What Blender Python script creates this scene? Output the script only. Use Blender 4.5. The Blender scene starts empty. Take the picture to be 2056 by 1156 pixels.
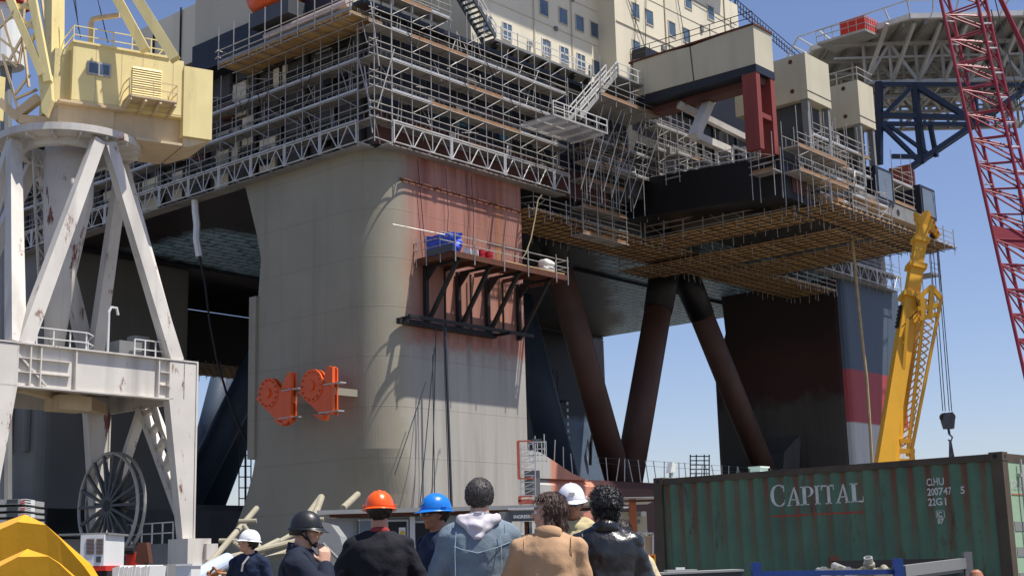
import bpy, bmesh, math, random
from mathutils import Vector, Matrix, noise
random.seed(7)
PI = math.pi
sc = bpy.context.scene
col = sc.collection
# ------------------------------------------------------------------ camera
FPX, PITCH, ROLL, EYE = 2750.0, 0.2, -0.026, 1.2        # focal length in px of a 2056 px wide frame
cp, sp_ = math.cos(-PITCH), math.sin(-PITCH)
cr, sr = math.cos(ROLL), math.sin(ROLL)
def _cam(v):
    x, y, z = v[0], cp*v[1]-sp_*v[2], sp_*v[1]+cp*v[2]
    x, y, z = x, -z, y
    return Vector((cr*x-sr*y, sr*x+cr*y, z))
_c0, _c1, _c2 = _cam((1,0,0)), _cam((0,1,0)), _cam((0,0,1))
RX = Vector((_c0[0], _c1[0], _c2[0])); RY = Vector((_c0[1], _c1[1], _c2[1])); RZ = Vector((_c0[2], _c1[2], _c2[2]))
EYEP = Vector((0, 0, EYE))
cd = bpy.data.cameras.new('camera'); cam = bpy.data.objects.new('camera', cd); col.objects.link(cam)
cam.matrix_world = Matrix(((RX.x, -RY.x, -RZ.x, 0), (RX.y, -RY.y, -RZ.y, 0), (RX.z, -RY.z, -RZ.z, EYE), (0, 0, 0, 1)))
cd.sensor_width = 36; cd.lens = FPX/2056*36; cd.clip_start = .1; cd.clip_end = 6000
sc.camera = cam
def at(x, y, Y):                                   # point seen at photo pixel x, y lying Y metres ahead
    d = RX*((x-1028)/FPX) + RY*((y-578)/FPX) + RZ
    return EYEP + d*(Y/d.y)
# ------------------------------------------------------------------ light
SUN_DIR = Vector((4.71, -1.44, 11.0)).normalized()
SUN_EL = math.asin(SUN_DIR.z); SUN_ROT = math.atan2(SUN_DIR.x, SUN_DIR.y)
w = bpy.data.worlds.new('World'); sc.world = w; w.use_nodes = True
nt = w.node_tree; bg = nt.nodes['Background']
sky = nt.nodes.new('ShaderNodeTexSky'); sky.sky_type = 'NISHITA'; sky.sun_disc = False
sky.sun_elevation = SUN_EL; sky.sun_rotation = SUN_ROT; sky.altitude = 0
sky.air_density = 1.0; sky.dust_density = .6; sky.ozone_density = 3.0
tint = nt.nodes.new('ShaderNodeMix'); tint.data_type = 'RGBA'; tint.blend_type = 'MULTIPLY'; tint.inputs[0].default_value = 1; tint.inputs[7].default_value = (1.06, .98, 1.08, 1)
nt.links.new(sky.outputs[0], tint.inputs[6]); nt.links.new(tint.outputs[2], bg.inputs[0]); bg.inputs[1].default_value = 0.095
sl = bpy.data.lights.new('sun', 'SUN'); sl.energy = 4.8; sl.angle = math.radians(.5); sl.color = (1, .955, .88)
so = bpy.data.objects.new('sun', sl); col.objects.link(so)
so.rotation_euler = SUN_DIR.to_track_quat('Z', 'Y').to_euler()
sc.view_settings.view_transform = 'Standard'; sc.view_settings.look = 'None'
sc.view_settings.exposure = 0.38; sc.view_settings.gamma = 1
# ------------------------------------------------------------------ materials
def lin(r, g, b):
    f = lambda u: ((u/255+.055)/1.055)**2.4 if u > 10 else u/255/12.92
    return (f(r), f(g), f(b), 1)
class Nd:
    def __init__(s, name):
        s.m = bpy.data.materials.new(name); s.m.use_nodes = True
        s.t = s.m.node_tree; s.b = s.t.nodes['Principled BSDF']
        s.co = s.t.nodes.new('ShaderNodeTexCoord').outputs['Object']; s._xyz = None
    def n(s, ty, **k):
        x = s.t.nodes.new(ty)
        for a, v in k.items(): setattr(x, a, v)
        return x
    def lk(s, a, b):
        if hasattr(a, 'is_linked') or hasattr(a, 'links'): s.t.links.new(a, b)
        else: b.default_value = a
    def ax(s, i):
        if s._xyz is None:
            s._xyz = s.n('ShaderNodeSeparateXYZ'); s.t.links.new(s.co, s._xyz.inputs[0])
        return s._xyz.outputs[i]
    def math(s, op, a, b=0.0, c=0.0):
        x = s.n('ShaderNodeMath', operation=op)
        for i, v in enumerate((a, b, c)): s.lk(v, x.inputs[i])
        return x.outputs[0]
    def noise(s, scale=1, detail=4, rough=.6, stretch=(1, 1, 1)):
        mp = s.n('ShaderNodeMapping'); mp.inputs['Scale'].default_value = stretch
        s.t.links.new(s.co, mp.inputs[0]); x = s.n('ShaderNodeTexNoise')
        x.inputs['Scale'].default_value = scale; x.inputs['Detail'].default_value = detail
        x.inputs['Roughness'].default_value = rough; s.t.links.new(mp.outputs[0], x.inputs['Vector'])
        return x.outputs[0]
    def step(s, v, lo, hi, invert=False):
        x = s.n('ShaderNodeMapRange'); x.clamp = True
        s.lk(v, x.inputs[0]); x.inputs[1].default_value = lo; x.inputs[2].default_value = hi
        x.inputs[3].default_value = 1.0 if invert else 0.0; x.inputs[4].default_value = 0.0 if invert else 1.0
        return x.outputs[0]
    def mix(s, f, a, b, mode='MIX'):
        x = s.n('ShaderNodeMix', data_type='RGBA', blend_type=mode)
        s.lk(f, x.inputs[0]); s.lk(a, x.inputs[6]); s.lk(b, x.inputs[7])
        return x.outputs[2]
    def bump(s, h, st=.2, dist=.02):
        x = s.n('ShaderNodeBump'); x.inputs['Strength'].default_value = st; x.inputs['Distance'].default_value = dist
        s.lk(h, x.inputs['Height']); s.t.links.new(x.outputs[0], s.b.inputs['Normal'])
    def done(s, c, rough=.6, metal=0.0, spec=.4):
        s.lk(c, s.b.inputs['Base Color']); s.lk(rough, s.b.inputs['Roughness'])
        s.b.inputs['Metallic'].default_value = metal; s.b.inputs['Specular IOR Level'].default_value = spec
        return s.m
def sc_(c, k): return (min(c[0]*k, 1), min(c[1]*k, 1), min(c[2]*k, 1), 1)
def paint(name, rgb, var=.25, scale=.6, rough=.55, metal=0.0, streak=0.0, rust=0.0, bump=.15, spec=.4, fine=8.0):
    """worn paint: blotches, vertical streaks, rust freckles"""
    N = Nd(name); c = lin(*rgb)
    k = N.noise(scale, 5, .65)
    cc = N.mix(N.step(k, .3, .7), sc_(c, 1-var), sc_(c, 1+var*.8))
    kf = N.noise(scale*fine, 4, .7)
    cc = N.mix(N.math('MULTIPLY', N.step(kf, .45, .75), var*.9), cc, sc_(c, .55))
    if streak:
        st = N.noise(scale*2.2, 4, .6, (1, 1, .06))
        cc = N.mix(N.math('MULTIPLY', N.step(st, .5, .72), streak), cc, sc_(c, .42))
    if rust:
        rs = N.noise(scale*2.5, 6, .75, (1, 1, .35))
        cc = N.mix(N.step(rs, .72-rust*.3, .78-rust*.3), cc, lin(112, 58, 34))
    if bump: N.bump(kf, bump, .02)
    return N.done(cc, N.math('ADD', N.math('MULTIPLY', kf, .25), rough-.12), metal, spec)
M = {}
M['tube'] = paint('scaffold_tube', (172, 168, 162), .3, .9, .45, .35, rust=.42, fine=5)
M['alu'] = paint('lattice_alloy', (196, 194, 190), .2, .7, .4, .3, rust=.1)
M['board_grey'] = paint('steel_board', (150, 146, 140), .3, .5, .6, .1, rust=.2)
M['board_wood'] = paint('timber_board', (150, 114, 82), .3, .8, .75, streak=.3)
M['ply'] = None
M['navy'] = paint('navy_paint', (34, 38, 48), .25, .25, .5, streak=.3)
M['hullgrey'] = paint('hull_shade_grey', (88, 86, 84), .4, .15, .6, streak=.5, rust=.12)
M['brownprimer'] = paint('brown_primer', (98, 62, 54), .3, .2, .7, streak=.4)
M['redprimer'] = paint('red_oxide_primer', (136, 62, 54), .2, .3, .6, streak=.3)
M['cream'] = paint('cream_paint', (224, 214, 188), .06, .12, .55, streak=.3, rust=.1)
M['creamgrey'] = paint('cream_module_paint', (198, 189, 164), .10, .2, .6, streak=.3, rust=.08)
M['whitepaint'] = paint('white_steel_paint', (210, 204, 194), .16, .3, .5, streak=.55, rust=.4)
M['railwhite'] = paint('white_rail_paint', (210, 208, 204), .12, 1., .45, rust=.05)
M['steelgrey'] = paint('grey_steel', (128, 128, 126), .2, .4, .55, streak=.2)
M['lightsteel'] = paint('light_alloy_frame', (176, 174, 168), .2, .4, .45, .2)
M['duskblue'] = paint('dark_blue_paint', (30, 44, 66), .2, .3, .45)
M['brace'] = paint('brown_brace_paint', (84, 60, 52), .25, .25, .6, streak=.3)
M['braceblue'] = paint('blue_grey_brace_paint', (62, 76, 94), .25, .25, .6)
M['orange'] = paint('orange_paint', (226, 92, 34), .10, .8, .4, streak=.15)
M['yellowcrane'] = paint('pale_yellow_paint', (234, 216, 154), .10, .4, .55, streak=.5, rust=.34)
M['tancrane'] = paint('tan_paint', (208, 186, 150), .14, .5, .6, streak=.35, rust=.12)
M['yellow'] = paint('boom_yellow_paint', (226, 166, 40), .12, .5, .4, streak=.3)
M['yellowsteel'] = paint('yellow_panel_paint', (236, 170, 26), .06, .7, .45)
M['red'] = paint('red_lattice_paint', (138, 36, 50), .2, .6, .5)
M['dark'] = paint('dark_machinery', (34, 32, 32), .3, .8, .6)
M['black'] = paint('black_rubber', (18, 18, 20), .2, 2, .5)
M['cable'] = paint('steel_cable', (52, 54, 62), .1, 2, .5)
M['rope'] = paint('tan_hose', (176, 156, 118), .2, 2, .7)
M['white'] = paint('white_panel', (226, 226, 222), .06, .8, .5, streak=.1)
M['greydark'] = paint('dark_grey_panel', (72, 76, 80), .15, .6, .5)
M['redbright'] = paint('red_panel', (206, 46, 30), .1, .8, .5)
M['beigepipe'] = paint('beige_pipe', (160, 152, 130), .15, 1., .6, rust=.12)
M['bluesteel'] = paint('blue_rack_paint', (34, 66, 132), .2, 1.5, .5, rust=.25)
M['board_pale'] = paint('pale_timber', (206, 176, 128), .2, 1., .8)  # paler timber tone for the work platform plank
M['concrete'] = paint('dock_concrete', (104, 100, 94), .2, .15, .85)
M['rustbrown'] = paint('rusty_steel', (96, 56, 40), .35, 1.2, .8)
def glass_mat():
    N = Nd('window_glass'); return N.done(N.mix(N.step(N.noise(.4), .3, .7), lin(60, 78, 96), lin(96, 116, 134)), .12, 0, .6)
M['glass'] = glass_mat()
def ply_mat():
    N = Nd('plywood_soffit')
    br = N.n('ShaderNodeTexBrick'); br.offset = .5
    br.inputs['Scale'].default_value = 1; br.inputs['Mortar Size'].default_value = .012
    br.inputs['Brick Width'].default_value = 2.4; br.inputs['Row Height'].default_value = .25
    br.inputs['Color1'].default_value = lin(212, 174, 120); br.inputs['Color2'].default_value = lin(176, 136, 88); br.inputs['Mortar'].default_value = lin(60, 44, 30)
    N.lk(N.co, br.inputs['Vector'])
    k = N.noise(.35, 4, .6)
    cc = N.mix(N.math('MULTIPLY', N.step(k, .45, .65), .45), br.outputs[0], lin(116, 78, 46))
    return N.done(cc, .8)
M['ply'] = ply_mat()
def column_mat():
    """painted steel leg: weathered green grey, salmon primer above, light grey below, rust run"""
    N = Nd('column_paint'); x, y, z = N.ax(0), N.ax(1), N.ax(2)
    big = N.noise(.16, 5, .6); st = N.noise(1.1, 5, .65, (1, 1, .05)); fn = N.noise(2.5, 5, .7)
    base = N.mix(N.step(big, .3, .7), lin(142, 136, 118), lin(156, 149, 131))
    edge = N.math('ADD', x, N.math('MULTIPLY', N.noise(.7, 6, .75), 1.6))
    zz = N.math('ADD', z, N.math('MULTIPLY', st, -3.2))
    front = N.step(y, 1.3, 1.6, True)
    isr = N.math('MULTIPLY', N.step(edge, 4.2, 6.2), front)
    salmon = N.mix(N.step(st, .35, .7), lin(170, 122, 106), lin(150, 102, 88))
    grey = N.mix(N.step(st, .35, .7), lin(172, 167, 158), lin(154, 149, 140))
    up = N.step(N.math('ADD', zz, N.math('MULTIPLY', fn, 1.2)), 15.7, 16.3)
    c = N.mix(isr, base, N.mix(up, grey, salmon))
    # rust runs
    xr = N.math('ABSOLUTE', N.math('SUBTRACT', N.math('ADD', x, N.math('MULTIPLY', N.noise(.5, 3, .5), .5)), 14.6))
    run = N.math('MULTIPLY', N.math('MULTIPLY', N.step(xr, .0, .55, True), N.step(z, 17.0, 15.5, True)), N.step(fn, .25, .6))
    run = N.math('MULTIPLY', N.math('MULTIPLY', run, front), N.step(N.noise(.5, 3, .6), .35, .6))
    c = N.mix(N.math('MULTIPLY', run, .85), c, lin(196, 140, 72))
    up2 = N.math('MULTIPLY', N.step(z, 25.5, 31.0), N.step(st, .45, .62))
    c = N.mix(N.math('MULTIPLY', N.math('MULTIPLY', up2, isr), .75), c, lin(128, 60, 46))
    lo = N.math('MULTIPLY', N.math('MULTIPLY', N.step(z, 15.5, 17.9), N.step(z, 18.1, 18.4, True)), N.step(st, .4, .6))
    c = N.mix(N.math('MULTIPLY', N.math('MULTIPLY', lo, isr), .6), c, lin(120, 66, 50))
    c = N.mix(N.math('MULTIPLY', N.step(st, .55, .75), .28), c, lin(96, 90, 78))
    # weld seams
    sm = N.math('MODULO', z, 3.55); seam = N.step(N.math('ABSOLUTE', N.math('SUBTRACT', sm, 1.7)), .02, .05, True)
    c = N.mix(N.math('MULTIPLY', seam, .25), c, lin(104, 98, 84))
    N.bump(N.math('ADD', N.math('MULTIPLY', big, 1.0), N.math('MULTIPLY', seam, .3)), .25, .08)
    return N.done(c, .6)
M['column'] = column_mat()
def rcol_mat(name, kind):
    N = Nd(name); z = N.ax(2); st = N.noise(.9, 5, .65, (1, 1, .07)); bl = N.noise(.35, 5, .6)
    if kind == 'front':
        zz = z
        c = N.mix(N.step(zz, 20.9, 21.1), lin(160, 62, 64), lin(72, 84, 98))
        c = N.mix(N.step(zz, 15.2, 15.4), lin(186, 184, 178), c)
        k = .2
    else:
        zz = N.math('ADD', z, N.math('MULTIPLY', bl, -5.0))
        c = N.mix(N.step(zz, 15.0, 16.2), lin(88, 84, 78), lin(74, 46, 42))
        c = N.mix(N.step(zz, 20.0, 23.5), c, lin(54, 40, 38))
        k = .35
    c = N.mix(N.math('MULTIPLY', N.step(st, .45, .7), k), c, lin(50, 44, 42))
    return N.done(c, .6)
M['rcol_front'] = rcol_mat('blue_red_white_leg_paint', 'front'); M['rcol_side'] = rcol_mat('maroon_grey_leg_paint', 'side')
def ceiling_mat():
    """bottom plating: pale blue coat laid in patches over near-black primer"""
    N = Nd('hull_bottom_paint'); x, y = N.ax(0), N.ax(1)
    wob = N.math('MULTIPLY', N.math('SUBTRACT', N.noise(.12, 4, .6), .5), 9.0)
    def blob(x0, x1, y0, y1):
        a = N.math('MULTIPLY', N.step(N.math('ADD', x, wob), x0-1, x0+1), N.step(N.math('ADD', x, wob), x1-1, x1+1, True))
        b = N.math('MULTIPLY', N.step(N.math('ADD', y, wob), y0-1, y0+1), N.step(N.math('ADD', y, wob), y1-1, y1+1, True))
        return N.math('MULTIPLY', a, b)
    dg_ = N.math('SUBTRACT', N.math('ADD', N.math('MULTIPLY', N.math('SUBTRACT', x, 43.6), .7), N.math('ADD', 13.4, wob)), y)
    mk = N.math('MAXIMUM', blob(8, 30, 29, 42), N.math('MULTIPLY', N.step(dg_, -1.2, 1.2), N.step(x, 40, 41)))
    br = N.n('ShaderNodeTexBrick'); br.offset = .5
    br.inputs['Scale'].default_value = 1; br.inputs['Mortar Size'].default_value = .10
    br.inputs['Brick Width'].default_value = 3.0; br.inputs['Row Height'].default_value = 1.1
    br.inputs['Color1'].default_value = lin(176, 214, 228); br.inputs['Color2'].default_value = lin(164, 204, 222); br.inputs['Mortar'].default_value = lin(50, 74, 92)
    N.lk(N.co, br.inputs['Vector'])
    bl = N.mix(N.math('MULTIPLY', N.step(N.noise(1.6, 4, .6), .56, .62), .8), br.outputs[0], lin(40, 58, 74))
    dk = N.mix(N.step(N.noise(.2), .35, .65), lin(26, 22, 22), lin(52, 42, 38))
    return N.done(N.mix(mk, dk, bl), .5)
M['ceiling'] = ceiling_mat()
# ------------------------------------------------------------------ mesh building
_jr = random.Random(99)
class MB:
    def __init__(s): s.v = []; s.f = []
    def add(s, vs, fs):
        n = len(s.v); s.v += [tuple(v) for v in vs]; s.f += [tuple(i+n for i in f) for f in fs]; return s
    def hexa(s, p):                      # 8 corners: bottom 4 ccw, top 4
        return s.add(p, [(3, 2, 1, 0), (4, 5, 6, 7), (0, 1, 5, 4), (1, 2, 6, 5), (2, 3, 7, 6), (3, 0, 4, 7)])
    def box(s, a, b):
        x0, x1 = sorted((a[0], b[0])); y0, y1 = sorted((a[1], b[1])); z0, z1 = sorted((a[2], b[2]))
        return s.hexa([(x0,y0,z0),(x1,y0,z0),(x1,y1,z0),(x0,y1,z0),(x0,y0,z1),(x1,y0,z1),(x1,y1,z1),(x0,y1,z1)])
    def bar(s, p, q, w, h=None, up=(0, 0, 1), w2=None, h2=None):
        p, q = Vector(p), Vector(q)
        if w >= .1: j_ = Vector((_jr.uniform(-.006, .006), _jr.uniform(-.006, .006), _jr.uniform(-.006, .006))); p = p+j_; q = q+j_   # crossing members never share a plane
        d = (q-p)
        if d.length < 1e-6: return s
        d.normalize(); up = Vector(up)
        if abs(d.dot(up)) > .98: up = Vector((0, 1, 0))
        a = d.cross(up).normalized(); b = a.cross(d).normalized(); h = h or w
        w2 = w2 or w; h2 = h2 or h
        c = [p-a*w/2-b*h/2, p+a*w/2-b*h/2, p+a*w/2+b*h/2, p-a*w/2+b*h/2,
             q-a*w2/2-b*h2/2, q+a*w2/2-b*h2/2, q+a*w2/2+b*h2/2, q-a*w2/2+b*h2/2]
        return s.hexa(c)
    def tube(s, p, q, r, n=5, r2=None, cap=True):
        p, q = Vector(p), Vector(q); d = q-p
        if d.length < 1e-6: return s
        d.normalize(); a = d.orthogonal().normalized(); b = d.cross(a); r2 = r if r2 is None else r2
        vs = [c+(a*math.cos(t)+b*math.sin(t))*rr for c, rr in ((p, r), (q, r2)) for t in [2*PI*i/n for i in range(n)]]
        fs = [(i, (i+1) % n, n+(i+1) % n, n+i) for i in range(n)]
        if cap: fs += [tuple(range(n-1, -1, -1)), tuple(range(n, 2*n))]
        return s.add(vs, fs)
    def path(s, pts, r, n=6):
        pts = [Vector(p) for p in pts]; vs = []; fs = []; a = None
        for i, p in enumerate(pts):
            d = (pts[min(i+1, len(pts)-1)]-pts[max(i-1, 0)]).normalized()
            a = d.orthogonal().normalized() if a is None else (a-d*a.dot(d)).normalized()
            b = d.cross(a); vs += [p+(a*math.cos(2*PI*k/n)+b*math.sin(2*PI*k/n))*r for k in range(n)]
        for i in range(len(pts)-1):
            fs += [(i*n+k, i*n+(k+1) % n, (i+1)*n+(k+1) % n, (i+1)*n+k) for k in range(n)]
        fs += [tuple(range(n-1, -1, -1)), tuple((len(pts)-1)*n+k for k in range(n))]
        return s.add(vs, fs)
    def loft(s, rings, cap=True):
        n = len(rings[0]); vs = [v for r in rings for v in r]
        fs = [(i*n+k, i*n+(k+1) % n, (i+1)*n+(k+1) % n, (i+1)*n+k) for i in range(len(rings)-1) for k in range(n)]
        if cap: fs += [tuple(range(n-1, -1, -1)), tuple((len(rings)-1)*n+k for k in range(n))]
        return s.add(vs, fs)
    def prism(s, poly, off):             # polygon of 3-D points, extruded by a vector
        off = Vector(off); poly = [Vector(p) for p in poly]
        return s.loft([poly, [p+off for p in poly]])
    def mesh(s, name, smooth=False):
        me = bpy.data.meshes.new(name); me.from_pydata(s.v, [], s.f); me.update()
        bm = bmesh.new(); bm.from_mesh(me); bmesh.ops.recalc_face_normals(bm, faces=bm.faces); bm.to_mesh(me); bm.free()
        if smooth:
            for p in me.polygons: p.use_smooth = True
        return me
def base_of(o):
    while o.parent: o = o.parent
    return o
def part(name, mb, m, parent, label=None, smooth=False, mods=None):
    me = mb if isinstance(mb, bpy.types.Mesh) else mb.mesh(name, smooth)
    o = bpy.data.objects.new(name, me); col.objects.link(o); o.parent = parent
    for mm in (m if isinstance(m, (list, tuple)) else [m]): me.materials.append(mm if not isinstance(mm, str) else M[mm])
    if label: o['label'] = label
    return o
def wpart(name, mb, m, parent, **k):      # geometry given in world metres under an unrotated thing
    b = base_of(parent).location
    mb.v = [(v[0]-b.x, v[1]-b.y, v[2]-b.z) for v in mb.v]
    return part(name, mb, m, parent, **k)
def inst(o, loc, rz=None, label=None):
    c = o.copy(); col.objects.link(c); c.location = loc
    if rz is not None: c.rotation_euler = (0, 0, rz)
    for ch in o.children:
        d = ch.copy(); col.objects.link(d); d.parent = c
    if label: c['label'] = label
    return c
def thing(name, label, cat, loc=(0, 0, 0), rz=0, group=None, kind=None):
    o = bpy.data.objects.new(name, None); col.objects.link(o); o.location = loc; o.rotation_euler = (0, 0, rz)
    o['label'] = label; o['category'] = cat; o.empty_display_size = .3
    if group: o['group'] = group
    if kind: o['kind'] = kind
    return o
def solo(name, mb, m, label, cat, group=None, kind=None, smooth=False, rz=None, loc=None):
    """a thing that is one mesh; world coordinates, origin put at its base"""
    if loc is None:
        xs = [v[0] for v in mb.v]; ys = [v[1] for v in mb.v]; zs = [v[2] for v in mb.v]
        loc = Vector(((min(xs)+max(xs))/2, (min(ys)+max(ys))/2, min(zs)))
        mb.v = [(v[0]-loc.x, v[1]-loc.y, v[2]-loc.z) for v in mb.v]
    o = bpy.data.objects.new(name, mb.mesh(name, smooth)); col.objects.link(o); o.location = loc
    if rz: o.rotation_euler = (0, 0, rz)
    o.data.materials.append(M[m] if isinstance(m, str) else m)
    o['label'] = label; o['category'] = cat
    if group: o['group'] = group
    if kind: o['kind'] = kind
    return o
# ------------------------------------------------------------------ ground
g = MB(); g.add([(-3000, -300, 0), (3000, -300, 0), (3000, 5000, 0), (-3000, 5000, 0)], [(0, 1, 2, 3)])
gr = bpy.data.objects.new('ground', g.mesh('ground')); col.objects.link(gr); gr.data.materials.append(M['concrete']); gr['kind'] = 'structure'
gr['label'] = 'pale concrete dock floor'; gr['category'] = 'ground'
# ================================================================== the platform (local axes: x along its right side, y along its left side)
O = Vector((-9.364, 92, 0)); YAW = .855
RM = Matrix.Translation(O) @ Matrix.Rotation(YAW, 4, 'Z'); RMI = RM.inverted()
def on_l(x, y, l):                                  # photo pixel -> platform coordinates on the plane y = l
    d = at(x, y, 1)-EYEP; a = RMI @ EYEP; b = RMI.to_3x3() @ d
    return a + b*((l-a.y)/b.y)
rig = thing('drilling_platform', 'huge half-built offshore drilling platform on four thick legs, filling the middle of the picture', 'drilling platform', O, YAW)
def rring(x0, x1, y0, y1, rad, z, n=9, r2=None):
    pts = []
    for cx, cy, a0, rad in ((x1-(r2 or rad), y0+(r2 or rad), -PI/2, r2 or rad), (x1-(r2 or rad), y1-(r2 or rad), 0, r2 or rad), (x0+(r2 or rad), y1-(r2 or rad), PI/2, r2 or rad), (x0+rad, y0+rad, PI, rad)):
        pts += [(cx+rad*math.cos(a0+PI/2*i/(n-1)), cy+rad*math.sin(a0+PI/2*i/(n-1)), z) for i in range(n)]
    return pts
# near leg
prof = [(0, 20, 5.6, 19.0), (4.5, 16.9, 5.0, 18.4), (6.3, 15.8, 4.4, 17.8), (8.4, 14.9, 3.4, 17.3), (9.4, 14.65, 3.0, 17.2), (21.7, 14.5, 3.0, 17.2),
        (24.7, 14.2, 3.0, 17.2), (26.7, 14.75, 3.0, 17.2), (29.3, 15.7, 3.0, 17.2), (31.2, 16.4, 3.0, 17.2)]
m = MB().loft([rring(1.2, x1, 1.2, y1, rad, z, 22, .35) for z, y1, rad, x1 in prof])
leg0 = part('leg', m, 'column', rig, 'pale grey nearest leg with salmon primer on its right face', smooth=False)
m = MB().box((1.0, 14.3, 9.5), (2.4, 15.1, 21.8)); part('edge_casing', m, 'column', leg0)
# other legs
def leg(x0, x1, y0, y1, mats, label, flare=0):
    rings = []
    for z, e in ((0, 2.5), (5, 1.2), (8.5, 0), (22.5, 0), (26.8, -1.7 if y0 < 10 else -1.6), (31.2, -1.4)):
        rings.append(rring(x0-(e if flare else 0), x1, y0, y1+e, 1.0, z, 5))
    m = MB().loft(rings); o = part('leg', m, mats, rig, label)
    if len(mats) > 1:
        for p in o.data.polygons:
            if p.normal.y < -.5: p.material_index = 1
    return o
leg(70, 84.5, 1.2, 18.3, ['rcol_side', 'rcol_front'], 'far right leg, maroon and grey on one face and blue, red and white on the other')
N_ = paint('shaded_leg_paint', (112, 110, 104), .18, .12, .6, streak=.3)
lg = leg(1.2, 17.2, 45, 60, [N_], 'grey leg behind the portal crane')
m = MB()
for y in (46.2, 44.6, 43.0):
    pass
for y in (47, 50, 52.5, 57): m.tube((1.1, y, 12.4), (1.1, y, 18.6), .42, 10)
part('fender_pipe', m, N_, lg)
def backleg():
    N = Nd('blue_grey_black_leg_paint'); z = N.ax(2)
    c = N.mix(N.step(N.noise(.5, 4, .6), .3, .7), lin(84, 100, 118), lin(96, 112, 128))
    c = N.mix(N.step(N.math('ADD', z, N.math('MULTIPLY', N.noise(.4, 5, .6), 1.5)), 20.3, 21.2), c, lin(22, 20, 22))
    return N.done(c, .6)
N2 = backleg()
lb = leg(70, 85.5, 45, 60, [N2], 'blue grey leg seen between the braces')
m = MB()                                            # ladder with landings and draught marks on the back leg
lx = 73.2
for dx in (0, .9): m.bar((lx+dx, 44.6, 9), (lx+dx, 44.6, 26), .12)
for i in range(22): m.bar((lx, 44.55, 9.4+i*.76), (lx+.9, 44.55, 9.4+i*.76), .1)
for z in (16.5, 22): m.box((lx-1.2, 43.6, z), (lx+2.2, 45, z+.1)); m.bar((lx-1.2, 43.6, z+1.1), (lx+2.2, 43.6, z+1.1), .08)
part('ladder', m, 'dark', lb)
m = MB()
for i in range(14): m.box((76.2, 44.93, 10+i*.9), (76.6, 44.99, 10.4+i*.9))
part('draught_marks', m, 'lightsteel', lb)
m = MB().path([(80.5, 44.7, 14), (80.2, 44.2, 17), (80.9, 44.0, 19.5), (81.3, 44.4, 17)], .22, 6); part('hose_loop', m, 'dark', lb)
# pontoons
def pont_ring(x, y0, y1, z1): return [(x, y0, 0), (x, y1, 0), (x, y1, z1-.6), (x, y1-.6, z1), (x, y0+.6, z1), (x, y0, z1-.6)]
NP = Nd('pontoon_paint'); px_ = NP.ax(0)
pc = NP.mix(NP.step(NP.math('ADD', px_, NP.math('MULTIPLY', NP.noise(.6), 1.5)), 28.4, 29.3), lin(196, 132, 108), lin(92, 60, 52))
pc = NP.mix(NP.step(px_, 19.6, 20.0, True), pc, lin(172, 170, 164))
pc = NP.mix(NP.math('MULTIPLY', NP.step(NP.noise(1.1, 5, .65, (1, 1, .1)), .5, .7), .3), pc, lin(96, 70, 60))
mp = NP.done(pc, .65)
m = MB().loft([pont_ring(x, 1.25, 15.5, 7.9) for x in (8, 30, 60, 90)]); po = part('pontoon', m, mp, rig, 'near pontoon, salmon then dark brown')
m = MB().prism([(17.1, 1.28, 7.8), (17.1, 1.28, 9.9), (18.6, 1.28, 9.8), (22.5, 1.28, 8.3), (24.5, 1.28, 7.8)], (0, 13, 0)); part('root_bracket', m, mp, po)
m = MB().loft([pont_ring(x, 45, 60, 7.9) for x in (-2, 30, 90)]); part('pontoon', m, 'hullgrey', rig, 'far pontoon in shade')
# braces
def brace(p, q, r, mt='brace', lab=None): return part('brace', MB().tube(p, q, r, 20, cap=True), mt, rig, lab, smooth=False)
for o in (brace((29.6, 9, 31.2), (39.3, 9, 7.6), 1.25), brace((47.9, 9, 29.4), (40.0, 9, 7.6), 1.35), brace((51.9, 9, 29.4), (66, 9, 8.6), 1.25),
          brace(RMI @ at(1036, 600, 140), RMI @ at(1128, 962, 140), 1.75, 'braceblue'), brace((30, 46, 29), (20, 52, 5), 1.5, 'braceblue')):
    for p in o.data.polygons: p.use_smooth = len(p.vertices) == 4
m = MB().box((47.4, 7.6, 29.6), (52.2, 10.4, 31.0)); part('brace_node', m, 'black', rig)
for p_, q_, r_ in (((47.9, 9, 29.4), (40.0, 9, 7.6), 1.5), ((51.9, 9, 29.4), (66, 9, 8.6), 1.4), ((29.6, 9, 31.2), (39.3, 9, 7.6), 1.4)):
    p_, q_ = Vector(p_), Vector(q_); d_ = (q_-p_).normalized()
    o = part('brace_sleeve', MB().tube(p_-d_*1.5, p_+d_*4.2, r_*1.04, 20, r2=r_*.95), 'black', rig)
    for pp in o.data.polygons: pp.use_smooth = len(pp.vertices) == 4
    pass
m = MB().prism([(65.2, 7.4, 8.0), (68.8, 7.4, 8.0), (70.2, 7.4, 14.5), (66.4, 7.4, 12.4)], (0, 3, 0)); part('brace_gusset', m, 'hullgrey', rig)
for k, (a, b, Ya, Yb, r) in enumerate((((452, 735), (390, 975), 178, 178, 1.5), ((520, 735), (398, 1050), 150, 150, 2.1), ((452, 1160), (520, 1010), 120, 118, .9))):
    A, B = RMI @ at(*a, Ya), RMI @ at(*b, Yb)
    o = brace(A, B, r, 'braceblue')
    for p in o.data.polygons: p.use_smooth = len(p.vertices) == 4
# deck hull
m = MB().add([(1.6, 1.6, 31.05), (82, 1.6, 31.05), (82, 62, 31.05), (1.6, 62, 31.05)], [(0, 1, 2, 3)]); part('hull_bottom', m, 'ceiling', rig)
m = MB(); rng = random.Random(3)                    # stiffeners under the bottom plating
for y in (18, 43): m.box((3, y-.12, 30.7), (82, y+.12, 31.0))
part('hull_girder', m, 'navy', rig)
hull = part('deck_hull', MB().box((1.6, 1.6, 31.1), (82, 62, 41.0)), 'hullgrey', rig)
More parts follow.
